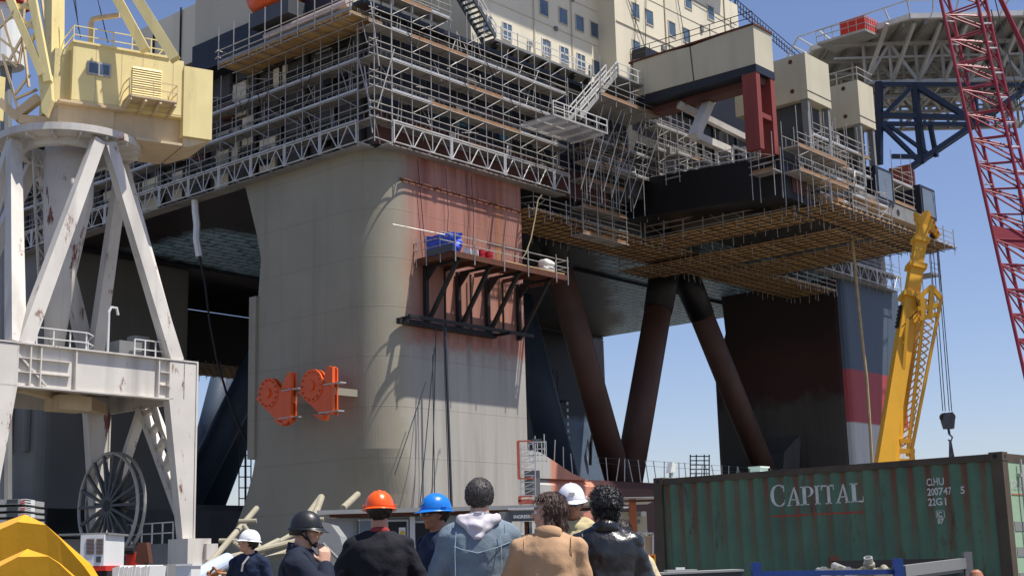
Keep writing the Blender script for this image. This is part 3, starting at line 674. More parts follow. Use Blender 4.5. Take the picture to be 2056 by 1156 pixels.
# ================================================================== scaffolds (platform axes)
SCAF = 'steel tube scaffolds round the platform'
def scaffold(name, label, F, s0, nb, d0, d1, levels, ztop, girder=None, wood=(), seed=1, zbot=None, diag=.7, rise=1.1, part_n=None):
    """F(s, d, z) -> platform coordinates; s along the face in 2 m bays, d outwards-in"""
    rn = random.Random(seed)
    root = thing(name, label, 'scaffold', O, YAW, SCAF)
    zb = zbot if zbot is not None else levels[0]-.1
    tr = .034
    for dd, inner in ((d0, 0), (d1, 1)):
        h = ztop-zb+(1.2 if not inner else .2)
        base = None
        for i in range(nb+1):
            if base is None:
                p = Vector(F(s0, dd, zb)); base = part('standard', MB().tube((0, 0, 0), (0, 0, h), tr*1.15, 5), 'tube', root); base.location = p
            else: inst(base, F(s0+2*i, dd, zb))
    s1 = s0+2*nb
    for j, z in enumerate(levels):
        part('deck_boards', MB().hexa([F(s0, d0+.06, z-.05), F(s1, d0+.06, z-.05), F(s1, d1, z-.05), F(s0, d1, z-.05), F(s0, d0+.06, z), F(s1, d0+.06, z), F(s1, d1, z), F(s0, d1, z)]), 'board_grey', root)
        g_, wd = MB(), MB()
        for i in range(nb):
            a = s0+2*i; tgt = wd if (j, i) in wood else g_
            for za, zb2 in ((z-.02, z+.14),):
                tgt.hexa([F(a, d0, za), F(a+2, d0, za), F(a+2, d0+.04, za), F(a, d0+.04, za), F(a, d0, zb2), F(a+2, d0, zb2), F(a+2, d0+.04, zb2), F(a, d0+.04, zb2)])
            if tgt is wd: tgt.hexa([F(a, d0-.01, z-.18), F(a+2, d0-.01, z-.18), F(a+2, d0+.03, z-.18), F(a, d0+.03, z-.18), F(a, d0-.01, z+.16), F(a+2, d0-.01, z+.16), F(a+2, d0+.03, z+.16), F(a, d0+.03, z+.16)])
        if g_.v: part('toe_board', g_, 'alu', root)
        if wd.v: part('toe_board', wd, 'board_wood', root, 'brown timber toe boards')
        m = MB()
        for dz in (-.14, .5, 1.0): m.tube(F(s0-.15, d0-.03, z+dz), F(s1+.2, d0-.03, z+dz), tr)
        m.tube(F(s0, d1, z-.1), F(s1, d1, z-.1), tr); m.tube(F(s0, d1, z+1), F(s1, d1, z+1), tr)
        for i in range(nb+1): m.tube(F(s0+2*i, d0-.15, z-.1), F(s0+2*i, d1+.1, z-.1), tr)
        for i in range(nb*2): m.tube(F(s0+i+.5, d1-.05, z), F(s0+i+.5, d1-.05, z+.9), tr*.8, 4)
        part('guardrail', m, 'tube', root)
        m = MB(); zn = levels[j+1] if j+1 < len(levels) else ztop
        for i in range(nb):
            if rn.random() < diag: m.tube(F(s0+2*i+.12, d0, z+rise), F(s0+2*i+1.85, d0, zn-.15), tr*.9)
            if rn.random() < diag*.35: m.tube(F(s0+2*i, d1, zn-.2), F(s0+2*i+2, d1, z+.1), tr*.9)
            if rn.random() < .16: m.tube(F(s0+2*i+.8, d0+.3, z), F(s0+2*i+1.2, d0+.5, zn), tr*.8); m.tube(F(s0+2*i+1.1, d0+.3, z), F(s0+2*i+1.5, d0+.5, zn), tr*.8)
        if m.v: part('diagonal', m, 'tube', root)
    if girder:
        z0, z1, ns = girder
        i = 0
        while i < nb:
            k = min(ns, nb-i); a = s0+2*i; b = a+2*k; m = MB(); r = .055
            for z in (z0, z1, z1+.16): m.tube(F(a, d0-.06, z), F(b, d0-.06, z), r, 6)
            m.tube(F(a, d1, z0), F(b, d1, z0), r, 6)
            for e in (a+.08, b-.08): m.tube(F(e, d0-.06, z0-.1), F(e, d0-.06, z1+.2), r*1.4, 6)
            for q in range(k):
                c = a+2*q; m.tube(F(c+.1, d0-.06, z0), F(c+1, d0-.06, z1), r*.8); m.tube(F(c+1, d0-.06, z1), F(c+1.9, d0-.06, z0), r*.8)
                m.tube(F(c+2, d0-.06, z0), F(c+2, d0-.06, z1), r*.8) if q < k-1 else None
                m.tube(F(c, d0-.06, z0), F(c, d1, z0), r*.7)
            part('lattice_girder', m, 'alu', root); i += k
        part('soffit_board', MB().hexa([F(s0, d0+.35, z0-.1), F(s1, d0+.35, z0-.1), F(s1, d1+.4, z0-.1), F(s0, d1+.4, z0-.1), F(s0, d0+.35, z0-.03), F(s1, d0+.35, z0-.03), F(s1, d1+.4, z0-.03), F(s0, d1+.4, z0-.03)]), 'board_grey', root)
    return root
def clutter(root, F, s0, s1, levels, n, seed):
    rn = random.Random(seed)
    for k in range(n):
        z = rn.choice(levels); a = rn.uniform(s0, s1-1.5); q = rn.random()
        if q < .3: L_ = rn.uniform(1.5, 3.2); part('stacked_planks', MB().hexa([F(a, .25, z), F(a+L_, .3, z), F(a+L_, .6, z), F(a, .55, z), F(a, .25, z+.14), F(a+L_, .3, z+.14), F(a+L_, .6, z+.14), F(a, .55, z+.14)]), 'board_wood', root)
        elif q < .55: w_, h_ = rn.uniform(.4, .9), rn.uniform(.4, 1.0); part('sheet_screen', MB().hexa([F(a, 1.0, z), F(a+w_, 1.0, z), F(a+w_, 1.05, z), F(a, 1.05, z), F(a, 1.0, z+h_), F(a+w_, 1.0, z+h_), F(a+w_, 1.05, z+h_), F(a, 1.05, z+h_)]), rn.choice(('greydark', 'steelgrey', 'creamgrey', 'brownprimer')), root)
        elif q < .85:
            m = MB(); b = rn.uniform(-.6, 2.4); m.tube(F(a, rn.uniform(-.1, .3), z+rn.uniform(-.5, 1)), F(a+b, rn.uniform(0, .9), z+rn.uniform(1.2, 2.6)), .04, 5); part('loose_tube', m, 'tube', root)
        else:
            m = MB(); p = Vector(F(a, -.05, z+.95)); m.path([p, p-Vector((0, 0, .8)), Vector(F(a+.3, -.08, z-.4)), Vector(F(a+.9, -.05, z-.9)), Vector(F(a+1.3, -.03, z+.2))], .03, 5); part('hanging_cable', m, 'black', root)
LV = [32.5, 34.8, 37.15, 39.5]
FR = lambda s, d, z: (s, d, z)
FL = lambda s, d, z: (d, s, z)
wood_r = {(3, i) for i in (1, 2, 3)} | {(2, i) for i in (4, 5)} | {(1, i) for i in range(2, 7)} | {(0, 1), (0, 4)}
sr_ = scaffold('scaffold', 'long tall scaffold on the sunlit side of the platform, right of the corner', FR, 1.75, 10, 0, 1.15, LV, 41.9, (30.95, 32.35, 3), wood_r, 2, 32.4)
sl_ = scaffold('scaffold', 'long tall scaffold on the shaded side of the platform, left of the corner', FL, 1.75, 25, 0, 1.15, LV[:3], 38.9, (30.95, 32.35, 2), set(), 3, 32.4, diag=.25)
clutter(sr_, FR, 2, 21.5, LV, 80, 71); clutter(sl_, FL, 2, 40, LV[:3], 76, 72)
# corner pieces
m = MB()
cr_ = thing('corner_scaffold', 'scaffold at the corner where the two long scaffolds meet, with long raking tubes', 'scaffold', O, YAW, SCAF)
for x, y in ((0, 0), (1.7, 0), (0, 1.7)): part('standard', MB().tube((x, y, 30.6), (x, y, 44.5), .045, 6), 'tube', cr_)
for z in LV:
    part('deck_boards', MB().prism([(0, .05, z-.04), (1.75, .05, z-.04), (1.75, 1.15, z-.04), (1.15, 1.75, z-.04), (.05, 1.75, z-.04), (.05, 0.05, z-.04)], (0, 0, .05)), 'board_grey', cr_)
    m = MB()
    for dz in (-.1, .5, 1.0): m.tube((-.5, 0, z+dz), (1.9, 0, z+dz), .04); m.tube((0, -.4, z+dz), (0, 1.9, z+dz), .04)
    part('guardrail', m, 'tube', cr_)
m = MB().tube((0, 0, 30.9), (1.75, 0, 30.8), .05).tube((0, 0, 30.9), (0, 1.75, 30.8), .05)
for a, b in (((-.3, 0, 40.9), (.4, -.1, 36.2)), ((.2, -.1, 33), (1.9, -.1, 37.9)), ((-.1, .9, 36.3), (-.1, .1, 31.2)), ((-.1, 1.6, 41.5), (-.1, .6, 38.0)), ((-.1, 1.5, 37), (-.1, .2, 33)), ((0, 0, 32.3), (1.7, 1.2, 31))): m.tube(a, b, .05)
part('raker', m, 'tube', cr_)
# upper rails above the right-hand scaffold, beneath the stair
scaffold('scaffold', 'short upper scaffold lift above the corner, below the open stair', FR, -.2, 4, -.1, 1.1, [42.0], 44.6, None, {(0, 1), (0, 2)}, 4, 41.2, diag=.4)
# overhanging platform at the upper left with plywood soffit
ov = thing('overhang_scaffold', 'overhanging scaffold platform with brown plywood soffit below the lifeboat', 'scaffold', O, YAW, SCAF)
part('deck_boards', MB().box((-1.7, .6, 39.95), (1.4, 15.8, 40.05)), 'ply', ov)
m = MB()
for y in [.6+1.5*i for i in range(11)]: m.tube((-1.8, y, 39.85), (1.4, y, 39.85), .045)
for x in (-1.6, -.2, 1.2): m.tube((x, .4, 39.78), (x, 16, 39.78), .05)
part('ledger', m, 'tube', ov)
base = part('standard', MB().tube((0, 0, -.4), (0, 0, 3.1), .045, 5), 'tube', ov); base.location = (-1.75, .6, 40)
for i in range(1, 9): inst(base, (-1.75, .6+1.9*i, 40))
m = MB()
for z in (40.6, 41.15): m.tube((-1.75, .2, z), (-1.75, 16.2, z), .045); m.tube((-1.9, 15.8, z), (1.5, 15.8, z), .045)
part('guardrail', m, 'tube', ov)
part('toe_board', MB().box((-1.75, .5, 40.05), (-1.7, 15.9, 40.3)), 'board_grey', ov)
# recessed scaffold right of the long one
FQ = lambda s, d, z: (s, d, z)
scaffold('scaffold', 'brown boarded scaffold in shade between the long scaffold and the black block', FQ, 23.2, 3, -.2, 1.1, [27.9, 30.2, 32.6, 35.2], 37.5, None, {(j, i) for j in range(4) for i in range(3)}, 6, 27.8, diag=.2)
scaffold('scaffold', 'scaffold with timber edge under the small stair landing', FQ, 21.0, 4, -4.2, -.8, [38.3], 40.3, None, {(0, i) for i in range(4)}, 7, 37.6, diag=.3)
for k_, (x_, nb_, dd_, lv_, zt_, zb_, lab_) in enumerate(((22.0, 5, -1.6, [33.6, 35.6], 37.4, 30.2, 'dark inner scaffold just right of the long sunlit one'), (31.0, 3, -2.6, [33.9, 36.2, 38.4], 40.2, 32.6, 'tall scaffold in the gloom behind the white crossed pipes'),
        (35.0, 4, -15.6, [30.4, 32.2], 33.6, 29.4, 'boarded scaffold closing the sunlit end beyond the black block'), (42.6, 3, -12.6, [33.2, 35.0, 36.8], 38.2, 32.0, 'scaffold stack beneath the farther cream box'))):
    r_x = scaffold('scaffold', lab_, FQ, x_, nb_, dd_, dd_+1.2, lv_, zt_, None, {(0, 1), (1, 2)}, 40+k_, zb_, diag=.6); clutter(r_x, lambda s, d, z, q=dd_: (s, d+q, z), x_, x_+2*nb_, lv_, 12, 80+k_)
m = MB()
rk = thing('raking_shores', 'loose raking scaffold tubes in the shade below the stair landing', 'scaffold tubes', O, YAW, SCAF)
ra = random.Random(4)
for i in range(9):
    a = 20.5+i*1.0; m.tube((a, -2.4+ra.random(), 30.5+ra.random()), (a+1.2+ra.random(), -3.6, 37.8), .045)
part('shore', m, 'tube', rk)
# hanging platforms below the sponson
def hang(name, label, x0, x1, y0, y1, z, rail=(), fringe=1, seed=1, dz=0):
    root = thing(name, label, 'scaffold', O, YAW, 'hung scaffold platforms under the side')
    part('plywood_deck', MB().box((x0, y0, z), (x1, y1, z+.08)), 'ply', root)
    rn = random.Random(seed); m = MB()
    x = x0
    while x <= x1+.01: m.tube((x, y0-.3, z-.1), (x, y1+.3, z-.1), .04, 4); x += 1.0
    y = y0
    while y <= y1+.01: m.tube((x0-.3, y, z-.18), (x1+.3, y, z-.18), .04, 4); y += 1.15
    part('ledger_grid', m, 'dark', root)
    first = []
    def drop(x, y):
        if len(first) >= 96: return
        if not first: o = part('drop_tube', MB().tube((0, 0, 0), (.04, 0, -1), .035, 4), 'tube', root); first.append(o)
        else: o = inst(first[0], (0, 0, 0)); first.append(o)
        o.location = (x, y, z+.3); o.scale = (1, 1, rn.uniform(.6, 1.15)); o.rotation_euler = (rn.uniform(-.08, .08), 0, rn.uniform(0, 6))
    n = int((x1-x0)/1.0)
    for i in range(n+1):
        for y in (y0, y1):
            if rn.random() < .8: drop(x0+i, y)
    n = int((y1-y0)/1.1)
    for i in range(n+1):
        for x in (x0, x1):
            if rn.random() < .8: drop(x, y0+1.1*i)
    m = MB()
    for a, b in rail:
        a, b = Vector(a), Vector(b); L = (b-a).length; k = max(1, int(L/1.9))
        for dzz in (.15, .65, 1.15): m.tube(a+Vector((0, 0, dzz)), b+Vector((0, 0, dzz)), .045)
        for i in range(k+1):
            c = a.lerp(b, i/k); m.tube(c-Vector((0, 0, .5)), c+Vector((0, 0, 1.5)), .05)
            if i < k and rn.random() < .4: m.tube(c, a.lerp(b, (i+.7)/k)+Vector((0, 0, 1.1)), .035)
    if m.v: part('guardrail', m, 'tube', root)
    return root
Z = 29.1
hang('hanging_scaffold', 'long narrow hung platform running along the side from the salmon leg', 17.6, 68.3, .9, 6.6, Z, [((18.2, .9, Z), (32.8, .9, Z)), ((18.2, .9, Z), (17.6, 3, Z)), ((58, .9, Z), (68.3, .9, Z)), ((68.3, .9, Z), (68.3, 6, Z))], seed=1)
hang('hanging_scaffold', 'first hung platform reaching out beneath the black block', 33.4, 38.1, -14, .9, Z-.1, [((33.4, -17.3, Z), (33.4, .9, Z)), ((33.5, -17.3, Z+1.1), (33.5, .9, Z+1.1))], seed=2)
hang('hanging_scaffold', 'second hung platform reaching out, left one with its end past the long strip', 41.2, 46.6, -14, 9.6, Z-.35, [((41.2, 6.6, Z-.4), (41.2, 9.6, Z-.4))], seed=3)
hang('hanging_scaffold', 'third hung platform reaching out, nearest the yellow boom', 48.9, 55.0, -14, .8, Z-.14, [], seed=4)
hang('hanging_scaffold', 'hung platform across the outer ends of the others', 33.4, 56.6, -17.4, -14.0, Z-.2, [((50, -17.4, Z), (56.6, -17.4, Z)), ((37, -17.4, Z), (44, -17.4, Z)), ((33.4, -17.4, Z), (33.4, -14, Z))], seed=5)
hang('hanging_scaffold', 'dark hung platform far behind, between the two left legs', 20, 60, 56, 64, 23.9, [], seed=6)
# scaffolds round the sponson top
scaffold('scaffold', 'scaffold with brown boards on the sunlit end of the black block', FQ, 30.0, 4, -16.6, -15.2, [31.2, 33.2], 35.2, None, {(j, i) for j in range(2) for i in range(4)}, 9, 28.4, diag=.5)
scaffold('scaffold', 'scaffold bay around the black block corner facing the shade', FL, -15.2, 1, 28.4, 29.6, [31.2], 33.0, None, {(0, 0)}, 10, 29.0, diag=.6)
scaffold('scaffold', 'low scaffold along the top of the grey side beam', FQ, 40.0, 3, -16.2, -15.1, [31.0], 32.4, None, {(0, 1)}, 11, 28.6, diag=.4)
scaffold('scaffold', 'scaffold lift under the middle cream box', FQ, 36.0, 5, -14.8, -13.2, [34.0, 35.8], 37.0, None, {(0, 1), (0, 2), (1, 4)}, 12, 32.6, diag=.6)
scaffold('scaffold', 'scaffold cage between the two navy casings', FQ, 50.0, 2, -15.0, -13.0, [32.6, 34.6], 36.2, None, {(0, 0), (0, 1)}, 13, 31.0, diag=.7)
scaffold('scaffold', 'scaffold standing in shade behind the red box legs', FQ, 30.5, 4, -5, -3.6, [33.2, 35.2], 37.4, None, {(1, 1)}, 14, 32.6, diag=.5)
scaffold('scaffold', 'open tube scaffold beyond the last navy casing against the sky', FQ, 59.6, 1, -13.6, -11.8, [27.6, 30.0, 32.4], 34.6, None, {(1, 0)}, 15, 26.0, diag=.1)
rl = thing('guardrail_run', 'two lengths of white guardrail on top of the black block', 'guardrail', O, YAW)
for a, b in (((30.8, -3.2, 33.7), (30.4, -8.3, 33.25)), ((30.3, -9.0, 33.2), (29.8, -14.6, 32.7)), ((24.5, -1.2, 33.4), (29.4, -1.2, 33.4))):
    m = MB(); a, b = Vector(a), Vector(b)
    for z in (.1, .6, 1.1): m.bar(a+Vector((0, 0, z)), b+Vector((0, 0, z)), .07)
    for i in range(5): c = a.lerp(b, i/4); m.bar(c, c+Vector((0, 0, 1.1)), .09)
    part('rail_panel', m, 'railwhite', rl)
# right end of the side: grey girder scaffold near the blue leg
scaffold('scaffold', 'grey girder scaffold along the foot of the deck above the blue leg', FR, 64.2, 9, 0, 1.1, [32.5], 34.6, (30.95, 32.35, 3), set(), 16, 30.4, diag=.4)
# small working platform on the near leg
wp = thing('leg_platform', 'rusty steel work platform bracketed to the salmon face of the nearest leg', 'work platform', O, YAW)
part('platform_deck', MB().box((5.1, -2.6, 22.9), (8.6, 1.15, 23.1)), 'rustbrown', wp); part('platform_deck', MB().box((8.6, -2.6, 22.9), (17.2, -.25, 23.1)), 'rustbrown', wp)
part('platform_deck', MB().box((2.9, -2.55, 22.95), (5.1, 1.15, 23.08)), 'greydark', wp) if False else None
m = MB().box((5.0, -2.75, 22.65), (17.7, -2.6, 23.05)).box((5.0, -2.75, 22.65), (5.15, 1.1, 23.05)).box((17.6, -2.75, 22.65), (17.75, 1.1, 23.05))
for x in (8, 11.2, 14.4): m.box((x, -2.6, 22.6), (x+.16, 1.1, 22.9))
part('edge_beam', m, 'rustbrown', wp)
part('side_screen', MB().box((4.92, -2.7, 23.05), (4.98, -.2, 23.5)), 'greydark', wp)
part('plank', MB().box((10.5, -2.7, 23.1), (17.4, -2.3, 23.16)), 'board_pale', wp)
for x in (5.9, 9.3, 12.5, 16.1):
    m = MB().bar((x, .95, 22.7), (x, .95, 18.3), .3).bar((x, -2.3, 22.7), (x, .8, 18.5), .26).bar((x, .7, 22.6), (x, -2.5, 22.6), .2); m.prism([(x-.06, .9, 22.5), (x-.06, -.2, 22.5), (x-.06, .9, 21.4)], (.12, 0, 0))
    part('bracket', m, 'dark', wp)
m = MB().bar((3.0, -.2, 18.5), (16.4, -.2, 18.5), .2, .24).bar((3.0, .9, 18.3), (13.2, .9, 18.3), .35, .4); m.bar((13, .9, 18.3), (13, -.9, 18.3), .2); m.bar((3.4, -.2, 18.5), (3.4, 1, 18.5), .2)
for x in (7.8, 10.6, 14.2): m.bar((x, .9, 22.7), (x, .9, 18.5), .12)
part('lower_shelf', m, 'dark', wp)
m = MB()
for z in (23.65, 24.2): m.tube((3.6, -2.7, z), (17.9, -2.7, z), .035); m.tube((5, -2.9, z), (5, 1.2, z), .035); m.tube((17.6, -2.9, z), (17.6, 1.2, z), .035)
for x in (5.1, 7.1, 10.3, 13, 16.3, 17.7): m.tube((x, -2.78, 22.3), (x, -2.78, 24.5), .05)
for y in (-1.4, 0, 1.0): m.tube((5, y, 22.4), (5, y, 24.6), .04)
m.tube((1.2, -.5, 24.7), (5.4, -2, 24.3), .04); m.tube((17.6, -2.7, 23.3), (14.5, -2.7, 23.5), .03)
part('guardrail', m, 'tube', wp)
def W(x, y, z): return RM @ Vector((x, y, z))
# loads on it
bm_ = bmesh.new(); bmesh.ops.create_cube(bm_, size=1); bmesh.ops.subdivide_edges(bm_, edges=bm_.edges, cuts=9, use_grid_fill=True)
for v in bm_.verts:
    k = noise.noise(v.co*2.6)*.16+noise.noise(v.co*7)*.06; v.co += Vector((v.co.x, v.co.y, v.co.z)).normalized()*k
    v.co = Vector((v.co.x*1.3, v.co.y*2.3, (v.co.z+.5)*1.45))
me = bpy.data.meshes.new('tarpaulin_bundle'); bm_.to_mesh(me); bm_.free(); me.materials.append(paint('blue_tarpaulin', (44, 78, 190), .2, 2, .35, bump=.5))
o = bpy.data.objects.new('tarpaulin_bundle', me); col.objects.link(o); o.location = W(5.7, -1.1, 23.1); o.rotation_euler = (0, 0, YAW); o['label'] = 'load wrapped in blue tarpaulin on the work platform'; o['category'] = 'wrapped load'
drm = paint('red_drum_paint', (176, 26, 44), .1, 1, .35)
for k, x in enumerate((9.4, 10.25)):
    c = W(x, -1.3, 23.1); m = MB()
    def ringc(r, z): return [(c.x+r*math.cos(2*PI*i/20), c.y+r*math.sin(2*PI*i/20), c.z+z) for i in range(20)]
    m.loft([ringc(.3, 0), ringc(.3, .28), ringc(.33, .3), ringc(.3, .32), ringc(.3, .58), ringc(.33, .6), ringc(.3, .62), ringc(.3, .88), ringc(.25, .9)])
    solo('oil_drum', m, drm, ('left' if k == 0 else 'right') + ' one of the two dark red drums on the work platform', 'drum', 'red drums on the work platform')
m = MB()
for k in range(2):
    a = W(6.9+k*.75, -1.9, 23.12); m.prism([a, a+Vector((.5, -.1, 0)), a+Vector((.5, -.1, .5)), a+Vector((0, 0, .55))], (.05, .3, 0))
solo('panel_sheet', m, 'white', 'pale panels leaning behind the rail of the work platform', 'panels')
for k, z in enumerate((23.15, 23.62)):
    bm_ = bmesh.new(); bmesh.ops.create_icosphere(bm_, subdivisions=3, radius=1)
    for v in bm_.verts:
        c = v.co; c = Vector([math.copysign(abs(u)**.6, u) for u in c]); c *= 1+noise.noise(c*3)*.12; v.co = Vector((c.x*.62, c.y*.5, c.z*.3))
    me = bpy.data.meshes.new('white_sack'); bm_.to_mesh(me); bm_.free(); me.materials.append(M['white'])
    for p in me.polygons: p.use_smooth = True
    o = bpy.data.objects.new('white_sack', me); col.objects.link(o); o.location = W(16.2, -1.9, z+.25); o.rotation_euler = (0, .1*k, YAW)
    o['label'] = ('lower' if k == 0 else 'upper') + ' white sack at the right end of the work platform'; o['category'] = 'sack'; o['group'] = 'white sacks'
# ropes and cables down the face of the near leg
m = MB()
for x, y, x2, z0, z1 in ((6.3, -.5, 6.5, 18, 0), (6.0, -.6, 6.15, 18.5, 0), (5.9, 0, 4.6, 18, 0), (5.7, 0, 3.4, 16.5, 3), (4.6, -.2, 1.2, 14.0, 7.4), (5.5, 0, 5.2, 16, 0)):
    m.tube((x, y, z0), (x2, y-.3, z1), .035 if x != 6.3 else .1, 5)
cb = thing('hanging_cables', 'dark cables and ropes hanging down the front of the nearest leg', 'cables', O, YAW)
part('cable', m, 'cable', cb)
m = MB().path([(5.9+.0, 1.05, 18.4), (5.9, 1.0, 24), (5.2, .95, 30.5)], .03, 4)
for x in (8.2, 10.4, 11.0): m.path([(x, 1.0, 30.5), (x+.1, .9, 27), (x-.1, .95, 24.5)], .025, 4)
part('cable', m, 'cable', cb)
ho = MB().path([at(1088, 392, 96), at(1080, 402, 95.9), at(1074, 440, 95.7), at(1066, 480, 95.4), at(1056, 508, 95.2), at(1048, 520, 95.1)], .045, 6)
solo('air_hose', ho, 'rope', 'pale hose looping from the hung platform to the leg platform', 'hose')
ho = MB().path([at(x, y, 118) for x, y in ((1698, 385), (1706, 430), (1713, 500), (1722, 590), (1731, 680), (1740, 760), (1745, 830), (1751, 928))], .13, 6)
solo('air_hose', ho, 'rope', 'long tan hose hanging from the outer platforms past the blue leg', 'hose')
wr = MB().path([at(x, y, 107) for x, y in ((391, 402), (392, 425), (395, 450), (394, 480), (400, 515))], .28, 7)
o = solo('wrapped_cable', wr, 'white', 'cable with its upper end wrapped in white sheeting, hanging left of the nearest leg', 'cable')
part('cable_tail', MB(), 'cable', o) if False else None
b0 = o.location
m = MB().path([at(x, y, 107) for x, y in ((400, 512), (412, 570), (420, 640), (435, 720), (455, 790), (478, 850), (508, 915))], .1, 6); m.v = [(v[0]-b0.x, v[1]-b0.y, v[2]-b0.z) for v in m.v]
part('cable_tail', m, 'dark', o)
# gangway of beige tubes at the foot of the leg
gw = thing('pipe_gangway', 'beige tubular gangway frame climbing to the foot of the nearest leg', 'gangway frame', at(560, 1100, 45)*1 - Vector((0, 0, at(560, 1100, 45).z)))
for a, b, Y1, Y2, r in (((395, 1160), (515, 1020), 42, 50, .13), ((430, 1150), (560, 1085), 42, 44, .13), ((600, 1060), (645, 998), 50, 55, .18), ((688, 1020), (718, 992), 55, 58, .17), ((480, 1046), (515, 1045), 47, 47, .1),
                        ((455, 1120), (640, 1075), 40, 42, .12), ((450, 1150), (600, 1100), 40, 42, .12), ((520, 1110), (590, 1070), 44, 46, .1), ((440, 1085), (482, 1085), 46, 46, .1), ((590, 1150), (645, 1000), 43, 52, .15),
                        ((470, 1090), (510, 1115), 46, 44, .1), ((490, 1055), (530, 1110), 46, 45, .1), ((600, 1042), (650, 1042), 49, 49, .1), ((420, 1140), (470, 1140), 40, 40, .09)):
    wpart('frame_tube', MB().tube(at(*a, Y1), at(*b, Y2), r*.8, 10), 'beigepipe', gw)
m = MB().tube(at(380, 1165, 24), at(456, 1124, 26), .14, 16); solo('light_blue_pipe', m, paint('pale_blue_pipe', (182, 194, 210), .08, 1), 'pale bluish pipe lying at a slope beside the portal crane foot', 'pipe')
# stakes and rail on the pontoon
rn = random.Random(11); fr = thing('stake_fence', 'row of leaning pale stakes with wires along the top of the pontoon', 'fence', O, YAW)
base = part('stake', MB().tube((0, 0, 0), (0, 0, 1.9), .045, 5), 'alu', fr); base.location = (18.5, 1.7, 9.2)
xs = [19.6+i*1.15 for i in range(38)]
for x in xs: c = inst(base, (x, 1.7, 9.4 if x < 20 else max(7.9, 9.9-(x-18.6)*.42))); c.rotation_euler = (rn.uniform(-.12, .12), rn.uniform(-.16, .16), 0)
m = MB()
for z in (9.3, 9.75): m.tube((26, 1.7, z), (64, 1.7, z), .015, 4)
part('wire', m, 'cable', fr)
# ladder mast beside the leg
lm = thing('ladder_mast', 'red and white ladder mast with caged landing at the foot of the nearest leg', 'ladder mast', at(1065, 1000, 80)-Vector((0, 0, at(1065, 1000, 80).z)))
m = MB(); a, b = at(1060, 1030, 80), at(1060, 890, 80)
for dx in (-.42, .42):
    for dy in (0, .7): m.bar(a+Vector((dx, dy, -1)), b+Vector((dx, dy, 0)), .07)
wpart('mast_leg', m, 'alu', lm)
m = MB(); z = a.z-.5
while z < b.z: m.bar((a.x-.42, a.y, z), (a.x+.42, a.y, z), .05); m.bar((a.x-.42, a.y, z), (a.x+.42, a.y, z+.35), .04); z += .38
wpart('rung', m, 'alu', lm)
m = MB()
for y0, y1 in ((885, 960), (1003, 1010), (996, 1006)):
    z0, z1 = at(1054, y1, 80).z, at(1054, y0, 80).z; m.box((a.x-.55, a.y-.05, z0), (a.x-.38, a.y+.0, z1)); m.bar((a.x-.5, a.y, z0), (a.x+.45, a.y, z0), .09); m.bar((a.x-.5, a.y, z1), (a.x+.3, a.y, z1), .09)
wpart('red_guide', m, paint('faded_red_guide', (190, 96, 76), .2, 2), lm)
m = MB(); c = at(1080, 925, 80)
for z in (0, .35, .7, 1.1): m.bar(c+Vector((-.5, 0, z)), c+Vector((.5, 0, z)), .05); m.bar(c+Vector((.5, 0, z)), c+Vector((.5, .9, z)), .05)
for dx in (-.5, -.25, 0, .25, .5): m.bar(c+Vector((dx, 0, 0)), c+Vector((dx, 0, 1.15)), .05)
wpart('cage', m, 'railwhite', lm)
m = MB().box(c+Vector((-.3, .1, .9)), c+Vector((.25, .5, 1.3))); wpart('lamp_box', m, 'greydark', lm)
m = MB().box(at(1060, 965, 80)+Vector((-.2, .1, -.8)), at(1060, 965, 80)+Vector((.7, .5, .6))); wpart('cabinet', m, 'steelgrey', lm)
# distant scaffold towers
for x0, x1, y0, y1, Y, lab in ((1386, 1424, 950, 912, 150, 'small scaffold tower against the sky left of the far right leg'), (480, 504, 1000, 905, 140, 'dark scaffold tower between the legs at the left')):
    t = thing('scaffold_tower', lab, 'scaffold', at((x0+x1)/2, y0, Y)-Vector((0, 0, at((x0+x1)/2, y0, Y).z))); m = MB()
    for x in (x0, x0+12, x1-10, x1): m.tube(at(x, y0+30, Y), at(x, y0+(y1-y0)*1, Y), .07, 5)
    for k in range(5): yy = y0+(y1-y0)*k/4.4; m.tube(at(x0, yy, Y), at(x1, yy, Y), .06, 5)
    wpart('tube_frame', m, 'cable', t)
# ================================================================== portal crane at the left
class Fr:
    def __init__(s, o, rz):
        s.o = Vector(o); s.rz = rz; s.M = Matrix.Translation(s.o) @ Matrix.Rotation(rz, 4, 'Z'); s.I = s.M.inverted()
    def on(s, x, y, ax, val):
        d = at(x, y, 1)-EYEP; a = s.I @ EYEP; b = s.I.to_3x3() @ d
        return a + b*((val-a[ax])/b[ax])
    def loc(s, p): return s.I @ Vector(p)
k0 = at(390, 730, 80); ZT = k0.z
K = Fr((k0.x, k0.y, 0), YAW)
pc_ = thing('portal_crane', 'old white portal crane with a pale yellow machine house, standing at the left', 'crane', K.o, YAW)
m = MB().box((-17, -.06, ZT-2.2), (0, .06, ZT)).box((-17, -.35, ZT), (0.05, .35, ZT+.08)).box((-17, -.3, ZT-2.28), (-1.6, .3, ZT-2.2))
gd = part('portal_girder', m, 'whitepaint', pc_, 'front girder with stiffeners')
m = MB()
for x in (-15, -10.6, -10.0, -7.9, -2.6, -.9): m.box((x-.04, -.3, ZT-2.2), (x+.04, -.06, ZT))
for x0, x1 in ((-12.6, -8.2), (-2.5, -.05)):
    for z in (ZT-.75, ZT-1.5): m.box((x0, -.28, z), (x1, -.06, z+.05))
for a, b in (((-11.8, -.2, ZT-.1), (-9.6, -.2, ZT-2.1)), ((-12.6, -.2, ZT-.9), (-11.3, -.2, ZT-2.1)), ((-1.9, -.2, ZT-2.2), (-.9, -.2, ZT)), ((-1.1, -.2, ZT-2.2), (-.02, -.2, ZT-.2))): m.bar(a, b, .1)
